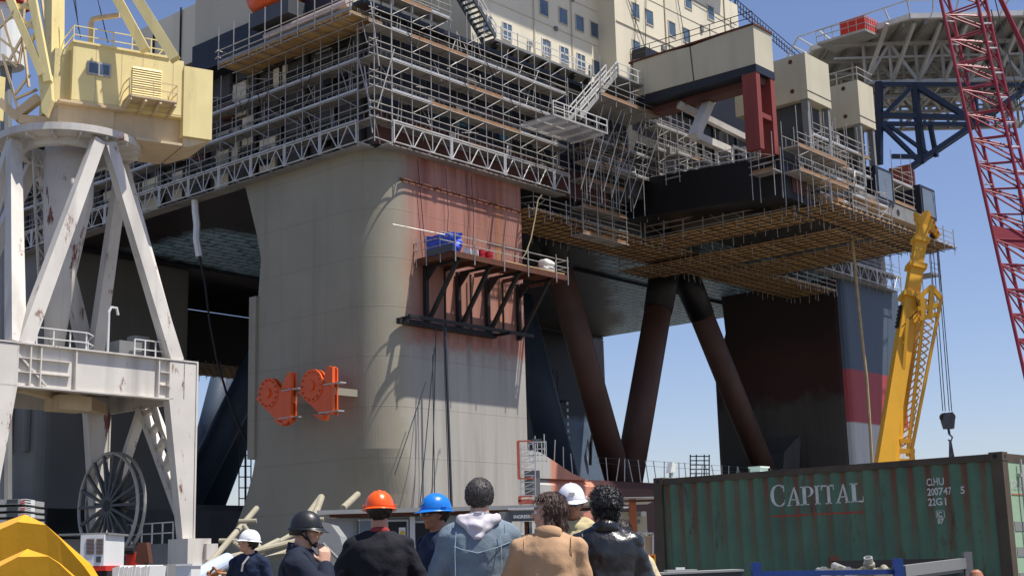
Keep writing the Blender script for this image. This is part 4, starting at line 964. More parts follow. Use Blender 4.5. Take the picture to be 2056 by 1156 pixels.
part('girder_stiffener', m, 'whitepaint', gd)
gd2 = part('portal_girder', MB().box((-17, 8.9, ZT-2.2), (0, 9.1, ZT)), 'whitepaint', pc_)
part('side_girder', MB().box((-.1, .1, ZT-2.2), (.1, 8.9, ZT)).box((-.35, .35, ZT), (.35, 8.7, ZT+.06)), 'whitepaint', pc_)
part('side_girder', MB().box((-12.1, .1, ZT-2.2), (-11.9, 8.9, ZT)), 'whitepaint', pc_)
part('portal_deck', MB().box((-12, .3, ZT-.1), (0, 8.8, ZT-.02)), 'steelgrey', pc_)
m = MB().bar((-6, 4, ZT-2.0), (-10.5, 1, ZT-2.0), .5, .7); m.bar((-6, 4, ZT-2.0), (-1, 8, ZT-2.0), .5, .7); m.box((-7.6, 1.8, ZT-3.0), (-5.6, 3.4, ZT-2.2))
part('underframe', m, 'tancrane', pc_)
def pleg(x0, y0, sx, lab=None):
    m = MB(); zt = ZT-2.2
    def rg(w0, w1, z, d): return [(x0+w0*sx, y0-d, z), (x0+w1*sx, y0-d, z), (x0+w1*sx, y0+d, z), (x0+w0*sx, y0+d, z)]
    m.loft([rg(0, -1.9, ZT-.05, .3), rg(0, -1.9, zt, .3), rg(0, -.75, 3.2, .3)]) if y0 == 0 else m.loft([rg(0, -1.7, zt+1, .3), rg(0, -.7, 3.2, .3)])
    l = part('portal_leg', m, 'whitepaint', pc_, lab)
    m = MB().box((x0-.06, y0-.36, 3.2), (x0+.05, y0+.36, ZT)); part('leg_flange', m, 'whitepaint', l)
    return l
pleg(0, 0, 1); pleg(0, 9, 1); pleg(-13.2, 0, -1); pleg(-12, 9, -1)
m = MB()
m.bar((0, 5.2, ZT-2.2), (0, .6, 4.0), .7, .35); m.bar((0, 4.0, ZT-2.2), (0, 0.3, 5.8), .3, .35)
m.bar((0, 5.2, ZT-2.2), (0, 9, 4.2), .6, .35)
for k in range(6):
    t = k/6; a = Vector((0, 5.2, ZT-2.2)).lerp(Vector((0, .6, 4.0)), t+.05); b = Vector((0, 4.0, ZT-2.2)).lerp(Vector((0, .3, 5.8)), t+.02); m.bar(a, b, .4, .3)
part('side_frame', m, 'whitepaint', pc_, 'braced end frame')
for y in (0, 9):
    b = part('bogie', MB().box((-.9, y-1.0, .9), (.7, y+.9, 3.2)).box((-.5, y-2.4, .7), (.4, y+2.2, 1.5)), 'whitepaint', pc_)
    for dy in (-1.9, -.7, .6, 1.8): part('wheel', MB().tube((-.25, y+dy, .4), (.2, y+dy, .4), .4, 16), 'dark', b)
    part('motor_box', MB().box((.2, y-1.25, 2.0), (1.0, y-.4, 2.9)), 'whitepaint', b)
for y0, y1, z0, z1 in ((1.0, 8.3, 1.6, 3.0),): part('sill_beam', MB().box((-.4, y0, z0), (.3, y1, z1)), 'steelgrey', pc_)
m = MB()
for z in (3.6, 4.2): m.bar((-.5, 1.0, z), (-.5, 8.4, z), .07)
for i in range(8): m.bar((-.5, 1.0+i*1.05, 3.0), (-.5, 1.0+i*1.05, 4.2), .07)
part('handrail', m, 'railwhite', pc_)
# cable reel
cr0 = K.on(222, 1015, 0, -1.1); RR = 3.15
rl_ = part('cable_reel', MB().tube((-1.4, cr0.y, cr0.z), (0, cr0.y, cr0.z), .35, 16), 'dark', pc_, 'large spoked cable reel on the end frame')
for dx in (-1.3, -.8):
    m = MB(); n = 40
    m.path([(dx, cr0.y+RR*math.cos(2*PI*i/n), cr0.z+RR*math.sin(2*PI*i/n)) for i in range(n+1)], .1, 6); part('rim', m, 'lightsteel', rl_)
    for i in range(18):
        t = 2*PI*16/18*(i+.3*(dx > -1))/16; part('spoke', MB().bar((dx, cr0.y+.2*math.cos(t), cr0.z+.2*math.sin(t)), (dx, cr0.y+RR*math.cos(t), cr0.z+RR*math.sin(t)), .16), 'greydark', rl_)
m = MB().bar((-1.1, cr0.y-2.2, cr0.z-2.3), (-1.1, cr0.y-2.6, 1.6), .15).bar((-1.1, cr0.y-2.2, 1.0), (-1.1, cr0.y-3.0, 1.0), .2, 1.2); part('cable_guide', m, 'steelgrey', rl_)
# deck things on the portal
m = MB()
for a, b in (((-10, .3), (-7, .2)), ((-3.9, .3), (-1.8, .3))):
    for z in (.55, 1.1): m.bar((a[0], a[1], ZT+z), (b[0], b[1], ZT+z), .06)
    for i in range(4): x = a[0]+(b[0]-a[0])*i/3; m.bar((x, a[1], ZT), (x, a[1], ZT+1.1), .07)
for z in (.55, 1.1): m.path([(-7, .2, ZT+z), (-6.2, .9, ZT+z), (-5.6, 2.4, ZT+z)], .035, 4)
m.bar((-5.6, 2.4, ZT), (-5.6, 2.4, ZT+1.1), .06)
part('deck_rail', m, 'railwhite', pc_)
m = MB().path([(-5.2, 1, ZT), (-5.2, 1, ZT+2.6), (-5.05, 1, ZT+2.9), (-4.7, 1, ZT+2.9), (-4.6, 1, ZT+2.5)], .08, 8); part('vent_pipe', m, 'railwhite', pc_)
m = MB().box((-4.7, .6, ZT), (-3.2, 1.6, ZT+1.0)).box((-3.3, 1.2, ZT), (-2.3, 2.0, ZT+1.5)); part('equipment_case', m, 'steelgrey', pc_)
# tower legs and ring
RC = Vector((-6.0, 4.5)); R0 = 3.6; ZR = at(130, 298, 78).z
nodes = {'f': (RC.x, RC.y-R0), 'r': (RC.x+R0, RC.y), 'l': (RC.x-R0, RC.y), 'b': (RC.x, RC.y+R0)}
for nd, foot in (('f', (-10.9, .1)), ('f', (-1.3, .1)), ('r', (-1.1, .5)), ('r', (-1.3, 8.8)), ('l', (-11.3, .1)), ('l', (-11, 8.8)), ('b', (-1.3, 8.8)), ('b', (-11, 8.8))):
    n_ = nodes[nd]; off = .35 if foot[0] > RC.x else -.35
    p, q = (foot[0], foot[1], ZT), (n_[0]+(off if nd in 'fb' else 0), n_[1], ZR-.3)
    l = part('tower_leg', MB().bar(p, q, .85, .7, up=(0, 1, 0), w2=.7, h2=.55), 'whitepaint', pc_)
m = MB(); n = 48
def rc(r, z): return [(RC.x+r*math.cos(2*PI*i/n), RC.y+r*math.sin(2*PI*i/n), z) for i in range(n)]
m.loft([rc(4.12, ZR), rc(4.12, ZR+.42), rc(3.95, ZR+.42), rc(3.95, ZR+.1), rc(2.9, ZR+.1), rc(2.9, ZR-.05), rc(4.0, ZR), rc(4.12, ZR)], cap=False)
for i in range(16): t = 2*PI*i/16; m.bar((RC.x+2.6*math.cos(t), RC.y+2.6*math.sin(t), ZR-.1), (RC.x+4*math.cos(t), RC.y+4*math.sin(t), ZR-.1), .12, .25)
m.loft([rc(2.9, ZR-.5), rc(2.9, ZR+.5), rc(2.5, ZR+.5), rc(2.5, ZR-.5), rc(2.9, ZR-.5)], cap=False)
part('slewing_ring', m, 'whitepaint', pc_)
n = 28
cx = K.on(108, 685, 1, 4.5)
def rcc(c, r, z): return [(c[0]+r*math.cos(2*PI*i/n), c[1]+r*math.sin(2*PI*i/n), z) for i in range(n)]
ct = part('central_column', MB().loft([rcc((cx.x, 4.5), .5, ZT), rcc((cx.x+.25, 4.5), .85, ZT+5), rcc((RC.x, RC.y), 1.42, ZR-3.2), rcc((RC.x, RC.y), 1.42, ZR+.9)]), 'whitepaint', pc_, smooth=False)
for p in ct.data.polygons: p.use_smooth = abs(p.normal.z) < .9
m = MB()
la = K.on(66, 300, 1, 6); lb_ = K.on(78, 560, 1, 6)
for dx in (0, .75): m.bar((la.x+dx, 6, la.z), (lb_.x+dx, 6, lb_.z), .12)
for i in range(8):
    t0, t1 = i/8, (i+1)/8; A, B = la.lerp(lb_, t0), la.lerp(lb_, t1); m.bar(A, B+Vector((.75, 0, 0)), .07); m.bar(A+Vector((.75, 0, 0)), B, .07)
part('ladder_frame', m, 'whitepaint', pc_)
# slewing upper works (own axes, turned 32 degrees)
ringw = K.M @ Vector((RC.x, RC.y, 0))
HY = math.radians(32); H = Fr(ringw, HY); FY = -2.7
def hh(p): return K.I @ (H.M @ Vector(p))           # upper-works axes -> crane axes
class HB(MB):
    def mesh(s, name, smooth=False):
        s.v = [tuple(hh(v)) for v in s.v]; return MB.mesh(s, name, smooth)
tl, bl, tr_, br_ = (H.on(x, y, 1, FY) for x, y in ((148, 82), (137, 198), (372, 127), (365, 240)))
hx0, hx1, hz0, hz1 = tl.x, br_.x+.05, (bl.z+br_.z)/2, (tl.z+tr_.z)/2
hs = part('machine_house', HB().box((hx0, FY, hz0), (hx1, FY+4.6, hz1)), 'yellowcrane', pc_, 'pale yellow machine house with a window and a roller shutter')
part('roof_edge', HB().box((hx0-.06, FY-.08, hz1), (hx1-.9, FY+4.7, hz1+.14)), 'yellowcrane', hs)
b1_ = H.on(420, 281, 1, FY-.05); t1_ = H.on(427, 143, 1, FY-.05)
part('counterweight_housing', HB().box((hx1, FY-.12, b1_.z), (t1_.x, FY+4.2, t1_.z+.0)), 'yellowcrane', hs)
wc, wd_ = H.on(175, 122, 1, FY), H.on(222, 157, 1, FY)
fw = part('window', HB().box((wc.x, FY-.09, wd_.z), (wd_.x, FY-.01, wc.z)), 'lightsteel', hs)
part('pane', HB().box((wc.x+.12, FY-.11, wd_.z+.12), ((wc.x+wd_.x)/2-.05, FY-.08, wc.z-.12)), 'glass', fw)
part('pane', HB().box(((wc.x+wd_.x)/2+.05, FY-.11, wd_.z+.12), (wd_.x-.12, FY-.08, wc.z-.12)), 'glass', fw)
sa, sb_ = H.on(266, 133, 1, FY), H.on(323, 212, 1, FY)
m = HB()
n = 15
for i in range(n): z = sb_.z+(sa.z-sb_.z)*i/n; m.hexa([(sa.x, FY-.10, z), (sb_.x, FY-.10, z), (sb_.x, FY-.0, z), (sa.x, FY-.0, z), (sa.x, FY-.03, z+(sa.z-sb_.z)/n*.92), (sb_.x, FY-.03, z+(sa.z-sb_.z)/n*.92), (sb_.x, FY, z+(sa.z-sb_.z)/n*.92), (sa.x, FY, z+(sa.z-sb_.z)/n*.92)])
part('roller_shutter', m, 'yellowcrane', hs)
m = HB()
for f_ in (.2, .43, .62, .9): m.box((hx0+(hx1-hx0)*f_, FY-.012, hz0+.02), (hx0+(hx1-hx0)*f_+.035, FY, hz1-.02))
m.box((hx0, FY-.014, hz0+.1), (hx1, FY, hz0+.14))
part('panel_seam', m, 'tancrane', hs)
m = HB()
for z in (.5, 1.05):
    m.bar((hx0, FY, hz1+z), (hx1-.9, FY, hz1+z), .05); m.bar((hx0, FY, hz1+z), (hx0, FY+4.5, hz1+z), .05); m.bar((hx1-.9, FY, hz1+z), (hx1-.9, FY+4.5, hz1+z), .05)
for i in range(6): x = hx0+(hx1-.9-hx0)*i/5; m.bar((x, FY, hz1), (x, FY, hz1+1.05), .06)
part('roof_rail', m, 'yellowcrane', hs)
ba, bb, bc = H.on(250, 207, 1, FY-1.2), H.on(345, 222, 1, FY-1.2), H.on(250, 207, 1, FY)
bz = sb_.z-.05
bk = part('balcony', HB().box((sa.x-.5, FY-1.3, bz-.1), (sb_.x+.6, FY, bz)), 'tancrane', hs)
m = HB(); X0, X1 = sa.x-.5, sb_.x+.6
for z in (.5, 1.0): m.bar((X0, FY-1.25, bz+z), (X1, FY-1.25, bz+z), .05); m.bar((X0, FY-1.25, bz+z), (X0, FY, bz+z-.0), .05); m.bar((X1, FY-1.25, bz+z), (X1, FY, bz+z), .05)
for x in (X0, (X0+X1)/2, X1): m.bar((x, FY-1.25, bz), (x, FY-1.25, bz+1), .05)
part('balcony_rail', m, 'tancrane', bk)
m = HB()
for i in range(4): x = X0+.1+(X1-X0-.2)*i/3; m.bar((x, FY-1.25, bz-.15), (x, FY+.4, bz-.5), .14, .3)
part('balcony_bracket', m, 'tancrane', bk)
zb0 = ZR+.75
m = HB().box((hx0-.7, FY-.1, hz0-.14), (hx0+3.2, FY+4.6, hz0)).box((hx0-.6, FY+.35, zb0), (hx0+2.6, FY+4.4, hz0-.14))
part('turntable_frame', m, 'tancrane', hs)
m = HB().hexa([(hx0+2.6, FY+.5, zb0-.2), (hx1+.1, FY+.5, b1_.z-.45), (hx1+.1, FY+4.2, b1_.z-.45), (hx0+2.6, FY+4.2, zb0-.2), (hx0+2.6, FY+.5, hz0), (hx1+.1, FY+.5, hz0), (hx1+.1, FY+4.2, hz0), (hx0+2.6, FY+4.2, hz0)])
m.box((hx0+3.8, FY-.05, b1_.z-.62), (hx1-.0, FY+4.3, b1_.z-.47)).prism([(hx1+.1, FY+.1, b1_.z-.6), (hx1+.4, FY+.1, b1_.z-.6), (t1_.x-.05, FY+.1, b1_.z-.02), (hx1+.1, FY+.1, b1_.z-.02)], (0, 4.0, 0))
part('underbody', m, 'tancrane', hs)
for x0_, x1_ in ((hx0-.2, hx0-.9),): part('side_cabin', HB().box((x1_, FY+.6, hz0), (x0_+.2, FY+4, hz1-.3)), 'yellowcrane', hs)
def ub(pairs, Y, w_, mat_, nm, lab=None, h=None):
    m = MB()
    for a, b in pairs: m.bar(K.loc(at(*a, Y)), K.loc(at(*b, Y)), w_, h)
    return part(nm, m, mat_, pc_, lab)
ub([((215, -40), (292, 102))], 76.5, .55, 'yellow' if 0 else 'yellowcrane', 'back_stay', 'slanting yellow stay'); ub([((252, -40), (352, 120))], 75.5, .6, 'yellowcrane', 'back_stay')
ub([((110, -60), (108, 205))], 77.5, .85, 'yellowcrane', 'mast')
ub([((8, -30), (86, 152)), ((60, -30), (97, 165))], 74, .42, 'yellowcrane', 'jib_foot', 'lattice foot of the jib')
m = MB().prism([K.loc(at(*p, 74)) for p in ((76, 150), (101, 148), (104, 200), (92, 232), (84, 225))], K.M.to_3x3().inverted() @ Vector((0, .5, 0))); part('jib_foot_plate', m, 'yellowcrane', pc_)
ub([((28, 22), (72, 0)), ((38, 36), (76, 62)), ((76, 62), (52, 100)), ((62, 102), (84, 145)), ((30, 10), (66, 18))], 74, .18, 'yellowcrane', 'jib_lacing')
ub([((0, 78), (40, 108)), ((0, 20), (34, 130)), ((35, 135), (5, 110)), ((5, 110), (42, 240)), ((42, 40), (58, 175)), ((38, 130), (50, 60)), ((60, 150), (30, 190)), ((20, 120), (75, 20)), ((-5, 60), (30, 25)), ((30, 200), (75, 180)), ((80, 40), (88, 120)), ((84, 0), (92, 60)), ((50, 0), (45, 60))], 79, .14, 'tancrane', 'tower_lacing')
ub([((34, 232), (80, 196)), ((0, 205), (40, 240)), ((40, 240), (110, 246))], 78, .5, 'tancrane', 'platform_frame')
m = MB().box(K.loc(at(-30, 235, 80)), K.loc(at(34, 145, 80))+Vector((0, 1.5, 0))); part('driver_cab', m, 'yellowcrane', pc_)
ub([((150, 78), (152, 40))], 76, .26, 'tancrane', 'exhaust') if 0 else None
m = MB().path([K.loc(at(x, y, 77)) for x, y in ((183, 84), (183, 46), (186, 40), (194, 37), (240, 31))], .17, 8); part('exhaust_pipe', m, 'tancrane', pc_)
m = MB()
for a, b in (((146, -10), (162, 76)), ((150, -10), (158, 60)), ((194, -10), (217, 86))): m.tube(K.loc(at(*a, 77)), K.loc(at(*b, 77)), .03, 4)
part('stay_rope', m, 'duskblue', pc_)
m = MB().tube(K.loc(at(12, 135, 95)), K.loc(at(12, 30, 95)), 1.3, 20).tube(K.loc(at(12, 30, 95)), K.loc(at(10, -20, 95)), 1.3, 20, r2=1.1)
t = thing('silo', 'white tank seen through the crane lattice at the top left corner', 'tank', K.o, YAW)
part('tank_shell', m, 'white', t); part('red_band', MB().tube(K.loc(at(20, 14, 94.8)), K.loc(at(20, -8, 94.8)), 1.5, 20), 'redbright', t)
part('tank_support', MB().tube(K.loc(at(12, 135, 95)), K.loc(at(12, 1150, 95)), .4, 10), 'steelgrey', t)
# ================================================================== yellow telescopic crane
tc = thing('telescopic_crane', 'yellow telescopic crane boom with folded lattice jib, rising behind the container', 'crane', at(1790, 1100, 60)-Vector((0, 0, at(1790, 1100, 60).z)))
A, B = at(1762, 1110, 59.5), at(1855, 440, 62)
A = at(1745, 1110, 59.5)
ax_ = (B-A)
def bp(t): return A+ax_*t
T1 = at(1836, 610, 61.4); 
for t0, t1, w_, lab in ((0, .745, 1.62, 'base section'), (.74, .84, 1.4, 'middle section'), (.835, .925, 1.22, 'third section'), (.92, 1.0, 1.05, 'top section')):
    wpart('boom_section', MB().bar(bp(t0), bp(t1), w_*.42, w_*.46, up=(0, -1, 0)), 'yellow', tc, label=lab)
for t0, w_ in ((.745, 1.85), (.84, 1.6), (.925, 1.4)): wpart('boom_collar', MB().bar(bp(t0-.004), bp(t0+.012), w_*.5, w_*.54, up=(0, -1, 0)), 'yellow', tc)
wpart('boom_side_rail', MB().bar(bp(.05)+Vector((.5, .2, 0)), bp(.74)+Vector((.46, .2, 0)), .2, .4), 'yellow', tc)
hdm = MB(); hb_ = bp(1.0)+Vector((0, -.3, 0))
hdm.prism([hb_+Vector((-.3, 0, -.6)), hb_+Vector((-.42, 0, .32)), hb_+Vector((-.2, 0, .05)), hb_+Vector((.0, 0, .35)), hb_+Vector((.2, 0, .3)), hb_+Vector((.62, 0, -.85)), hb_+Vector((.48, 0, -1.0)), hb_+Vector((.22, 0, -.6))], (0, .5, 0))
wpart('boom_head', hdm, 'yellow', tc)
for dx, dz in ((.3, -.45), (.36, -.8)): c = hb_+Vector((dx, .2, dz)); wpart('head_pulley', MB().tube(c, c+Vector((0, .12, 0)), .16, 18), 'dark', tc)
m = MB()
for i in range(4): c = hb_+Vector((.24+.08*i, -.02, .05-.24*i)); m.bar(c, c+Vector((.06, 0, -.09)), .09, .04)
wpart('warning_stripe', m, 'redbright', tc)
m = MB()
P = lambda x, y: at(x, y, 60.5)
for a, b in (((1800, 915), (1822, 640)), ((1822, 915), (1858, 600)), ((1830, 905), (1890, 600))): m.bar(P(*a), P(*b), .13)
L1 = [(1822, 915), (1858, 600)]; L2 = [(1830, 905), (1890, 600)]
for i in range(22):
    t0, t1 = i/22, (i+1)/22; a0, a1, c0, c1 = (P(L1[0][0]+(L1[1][0]-L1[0][0])*t, L1[0][1]+(L1[1][1]-L1[0][1])*t) for t in (t0, t1)), None, None, None
    a0, a1 = list(a0); b0_ = P(L2[0][0]+60*t0, L2[0][1]-305*t0); b1p = P(L2[0][0]+60*t1, L2[0][1]-305*t1)
    b0_ += Vector((0, .5, 0)); b1p += Vector((0, .5, 0))
    m.bar(a0, b1p, .05); m.bar(b0_, a1, .05); e0 = P(1800+22*t0, 915-275*t0)+Vector((0, .6, 0)); m.bar(e0, a1, .05)
wpart('folded_jib', m, 'yellow', tc, label='lattice jib folded along the boom')
m = MB()
for a, b in (((1842, 600), (1870, 575)), ((1870, 575), (1890, 600)), ((1846, 640), (1884, 630)), ((1850, 592), (1854, 640)), ((1871, 575), (1866, 640)), ((1842, 620), (1888, 612)), ((1804, 905), (1836, 905)), ((1806, 885), (1832, 885)), ((1830, 905), (1832, 925)), ((1800, 925), (1836, 925))): m.bar(P(*a), P(*b), .2)
wpart('jib_bracket', m, 'yellow', tc)
m = MB()
for i in range(6): c = bp(.66+i*.012)+Vector((-.42, -.1, 0)); m.tube(c, c+Vector((0, .2, 0)), .09, 8)
m.path([bp(.745)+Vector((.1, -.5, 0)), bp(.70)+Vector((.25, -.6, 0)), bp(.65)+Vector((-.35, -.6, 0))], .03, 4)
wpart('hose_guide', m, 'dark', tc)
m = MB()
for (x0, y0), (x1, y1) in (((1868, 505), (1893, 825)), ((1874, 505), (1898, 825)), ((1881, 500), (1906, 825)), ((1884, 500), (1911, 825))): m.tube(at(x0, y0, 62), at(x1, y1, 62), .022, 4)
wpart('hoist_rope', m, 'cable', tc)
hk = at(1903, 845, 62)
def yr(r, y, n=20): return [(hk.x+r*math.cos(2*PI*i/n), y, hk.z+.15+r*math.sin(2*PI*i/n)) for i in range(n)]
m = MB().prism([hk+Vector(p) for p in ((-.22, -.15, .35), (.22, -.15, .4), (.3, -.15, .1), (.22, -.15, -.35), (-.2, -.15, -.35), (-.28, -.15, 0))], (0, .3, 0))
hb2 = wpart('hook_block', m, 'greydark', tc)
for dx in (-.14, .14): c = hk+Vector((dx, 0, .18)); wpart('pulley', MB().tube(c-Vector((0, .1, 0)), c+Vector((0, .1, 0)), .2, 16), 'dark', tc)
m = MB().tube(hk+Vector((0, 0, -.35)), hk+Vector((.02, 0, -.6)), .06, 8).path([hk+Vector((.02, 0, -.6)), hk+Vector((.14, 0, -.72)), hk+Vector((.08, 0, -.88)), hk+Vector((-.06, 0, -.85))], .04, 6)
wpart('hook', m, 'greydark', tc)
m = MB().loft([[hk+Vector((.03+dx*s_, dy*s_, z)) for dx, dy in ((-.1, -.1), (.1, -.1), (.1, .1), (-.1, .1))] for s_, z in ((.4, -.85), (1.2, -1.9), (1.6, -3.0))])
wpart('sling', m, 'cable', tc)
m = MB().tube(A, A-Vector((.3, 0, 1.2)), .4, 8).box(Vector((A.x-2.5, A.y-1.2, 0.5)), Vector((A.x+2, A.y+1.4, 2.0))); wpart('carrier', m, 'yellow', tc)
# ================================================================== red lattice crane boom
lc = thing('lattice_crane', 'tall crimson lattice crane boom leaning down to the right edge', 'crane', at(2080, 1100, 60)-Vector((0, 0, at(2080, 1100, 60).z)))
m = MB(); Pn, Qn = [(1886, -20), (2056, 735)], [(1962, -20), (2110, 560)]
def chd(x0, y0, x1, y1, Y0, Y1, t): return at(x0+(x1-x0)*t, y0+(y1-y0)*t, Y0+(Y1-Y0)*t)
C = [lambda t: chd(1884, -20, 2075, 830, 61, 58, t), lambda t: chd(1900, -20, 2100, 830, 63.2, 60.2, t),
     lambda t: chd(1957, -20, 2160, 880, 61, 58, t), lambda t: chd(1974, -20, 2180, 880, 63.2, 60.2, t)]
for f_ in C: wpart('chord', MB().tube(f_(0), f_(1), .085, 8), 'red', lc)
m1 = MB(); NN = 17
for i in range(NN):
    t0, t1 = i/NN, (i+1)/NN; tm = (t0+t1)/2
    for a, b in ((0, 2), (1, 3)): m1.tube(C[a](t0), C[b](tm), .045, 5); m1.tube(C[b](tm), C[a](t1), .045, 5); m1.tube(C[a](t0), C[b](t0), .045, 5)
    for a, b in ((0, 1), (2, 3)): m1.tube(C[a](t0), C[b](t1), .04, 5); m1.tube(C[a](t1), C[b](t1), .035, 5)
wpart('lacing', m1, 'red', lc)
t = .57; m = MB().prism([C[0](t-.015), C[2](t-.03), C[2](t+.01), C[0](t+.02)], (0, .12, 0)); wpart('splice_plate', m, 'red', lc)
m = MB()
for i in range(9): tt = .02+i*.055; m.tube(C[2](tt), C[3](tt), .05, 6); m.tube(C[0](tt)+Vector((0, -.1, 0)), C[1](tt), .04, 6)
wpart('step_rung', m, 'alu', lc)
wpart('pendant', MB().tube(at(2000, -20, 62), at(2085, 160, 62), .12, 6), 'red', lc)
wpart('hoist_rope', MB().tube(at(1990, 20, 64), at(2075, 430, 64), .03, 4).tube(at(1998, 0, 64), at(2090, 380, 64), .03, 4).tube(at(2019, 200, 64), at(2078, 620, 64), .03, 4), 'cable', lc)
# ================================================================== container
CO = Fr((6.764, 19.223, 0), .825); LC, WC, HC_ = 6.06, 2.44, 2.59
ct = thing('shipping_container', 'rust-streaked dark green shipping container with white CAPITAL lettering, at lower right', 'container', CO.o, .825)
def rustgreen():
    N = Nd('rusty_green_paint'); x, y, z = N.ax(0), N.ax(1), N.ax(2)
    c = N.mix(N.step(N.noise(1.2, 5), .35, .7), lin(86, 118, 92), lin(70, 100, 80))
    pit = N.math('MODULO', N.math('ADD', y, .02), .2755)
    rib = N.step(N.math('ABSOLUTE', N.math('SUBTRACT', pit, .05)), .03, .07, True)
    top = N.step(N.math('ADD', z, N.math('MULTIPLY', N.noise(.9, 3, .6, (1, 1, .15)), 2.6)), 2.2, 3.7)
    k = N.math('MULTIPLY', N.math('MULTIPLY', rib, top), N.step(N.noise(3, 5, .7, (1, 1, .25)), .30, .48))
    c = N.mix(N.math('MULTIPLY', k, .95), c, lin(112, 66, 46))
    c = N.mix(N.step(N.noise(4, 6, .8, (1, 1, .25)), .56, .66), c, lin(84, 58, 46))
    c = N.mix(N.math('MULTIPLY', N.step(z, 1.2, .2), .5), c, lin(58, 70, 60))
    N.bump(N.noise(1.1, 3), .25, .04)
    return N.done(c, .6)
M['cgreen'] = rustgreen()
M['crust'] = paint('rusty_container_frame', (84, 72, 58), .35, 1.5, .75, rust=.4, streak=.4)
M['cdoor'] = paint('faded_green_door', (150, 176, 146), .12, .8, .6, streak=.3, rust=.1)
pitch = .2755; off = .28
def corr(y):
    t = ((y-off) % pitch)/pitch
    if y < off or y > LC-.2: return .04
    return .04 if t < .26 else (.04-.036*(t-.26)/.24 if t < .5 else (.004 if t < .76 else .004+.036*(t-.76)/.24))
brk = [.12]
y = off
while y < LC-.2:
    for t in (0, .26, .5, .76): brk.append(y+t*pitch)
    y += pitch
brk = [b for b in brk if b < LC-.12]+[LC-.12]
m = MB(); zs = [.16, 2.47]
vs = []
for b in brk: vs += [(corr(b), b, zs[0]), (corr(b), b, zs[1])]
m.add(vs, [(2*i, 2*i+1, 2*i+3, 2*i+2) for i in range(len(brk)-1)])
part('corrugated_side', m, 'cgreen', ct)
m = MB().box((.05, .1, .16), (WC-.02, LC-.1, 2.5)); part('body', m, 'cdoor', ct)
m = MB()
for x in (0, WC-.12): m.box((x-.005, .15, 2.47), (x+.1, LC-.15, HC_-.02)).box((x-.005, .15, 0), (x+.1, LC-.15, .16))
for x in (0, WC-.16):
    for yy in (0, LC-.15): m.box((x-.012, yy-.012, .16), (x+.16, yy+.16, 2.47))
m.box((.16, -.01, 2.45), (WC-.16, .1, 2.57)).box((.16, -.01, 0), (WC-.16, .1, .16)); part('frame', m, 'crust', ct)
for x in (0, WC-.16):
    for yy in (0, LC-.18):
        for z in (0, HC_-.12):
            c = part('corner_casting', MB().box((x-.018, yy-.018, z), (x+.165, yy+.18, z+.12)), 'crust', ct)
            if x == 0: part('casting_hole', MB().tube((x-.021, yy+.09, z+.06), (x-.016, yy+.09, z+.06), .032, 10).tube((x+.08, yy-.021, z+.06), (x+.08, yy-.016, z+.06), .03, 10), 'black', c)
m = MB().box((.16, -.004, .16), (1.21, .04, 2.45)); d1 = part('door', m, 'cdoor', ct); d2 = part('door', MB().box((1.23, -.004, .16), (2.28, .04, 2.45)), 'cdoor', ct)
m = MB()
for z in (.45, .8, 1.15, 1.5): m.box((.2, -.012, z), (1.2, -.004, z+.13))
part('door_rib', m, 'steelgrey', d1)
for x in (.48, .95): part('locking_bar', MB().tube((x, -.06, .1), (x, -.06, 2.5), .02, 8).box((x-.05, -.07, 2.25), (x+.05, 0, 2.3)).box((x-.05, -.07, .6), (x+.05, 0, .65)), 'lightsteel', d1)
part('roof', MB().box((.1, .15, 2.5), (WC-.1, LC-.15, 2.53)), 'cdoor', ct)
# serif lettering drawn as polygons: unit height, returns list of polygons and the advance
def arc(cx, cy, rx, ry, a0, a1, n, t0, t1):
    out = []
    for i in range(n):
        a, b = a0+(a1-a0)*i/n, a0+(a1-a0)*(i+1)/n
        def th(q): return t0+(t1-t0)*abs(math.cos(q))
        p = lambda q, k: (cx+(rx-k)*math.cos(q), cy+(ry-k*.5 if k else ry)*math.sin(q))
        out.append([p(a, 0), p(b, 0), p(b, th(b)), p(a, th(a))])
    return out
def box2(x0, y0, x1, y1): return [(x0, y0), (x1, y0), (x1, y1), (x0, y1)]
def letter(ch):
    S = .07
    if ch == 'C': return arc(.42, .5, .42, .5, math.radians(48), math.radians(312), 16, .08, .19)+[box2(.66, .66, .74, .95), box2(.7, .1, .74, .3)], .86
    if ch == 'A': return [[(.06, 0), (.15, 0), (.45, .95), (.40, 1.0)], [(.55, 0), (.78, 0), (.47, 1.0), (.38, 1.0)], box2(.2, .3, .62, .36), box2(0, 0, .25, .05), box2(.48, 0, .86, .05)], .9
    if ch == 'P': return [box2(.12, 0, .32, 1), box2(0, 0, .44, .06), box2(0, .94, .4, 1)]+arc(.38, .72, .36, .28, -PI/2, PI/2, 10, .07, .19), .8
    if ch == 'I': return [box2(.1, 0, .3, 1), box2(0, 0, .4, .06), box2(0, .94, .4, 1)], .46
    if ch == 'T': return [box2(.3, 0, .5, 1), box2(.18, 0, .62, .06), box2(0, .92, .8, 1), box2(0, .74, .05, .95), box2(.75, .74, .8, .95)], .86
    if ch == 'L': return [box2(.1, 0, .3, 1), box2(0, 0, .42, .06), box2(0, .94, .4, 1), box2(.3, 0, .72, .08), box2(.66, .05, .72, .3)], .78
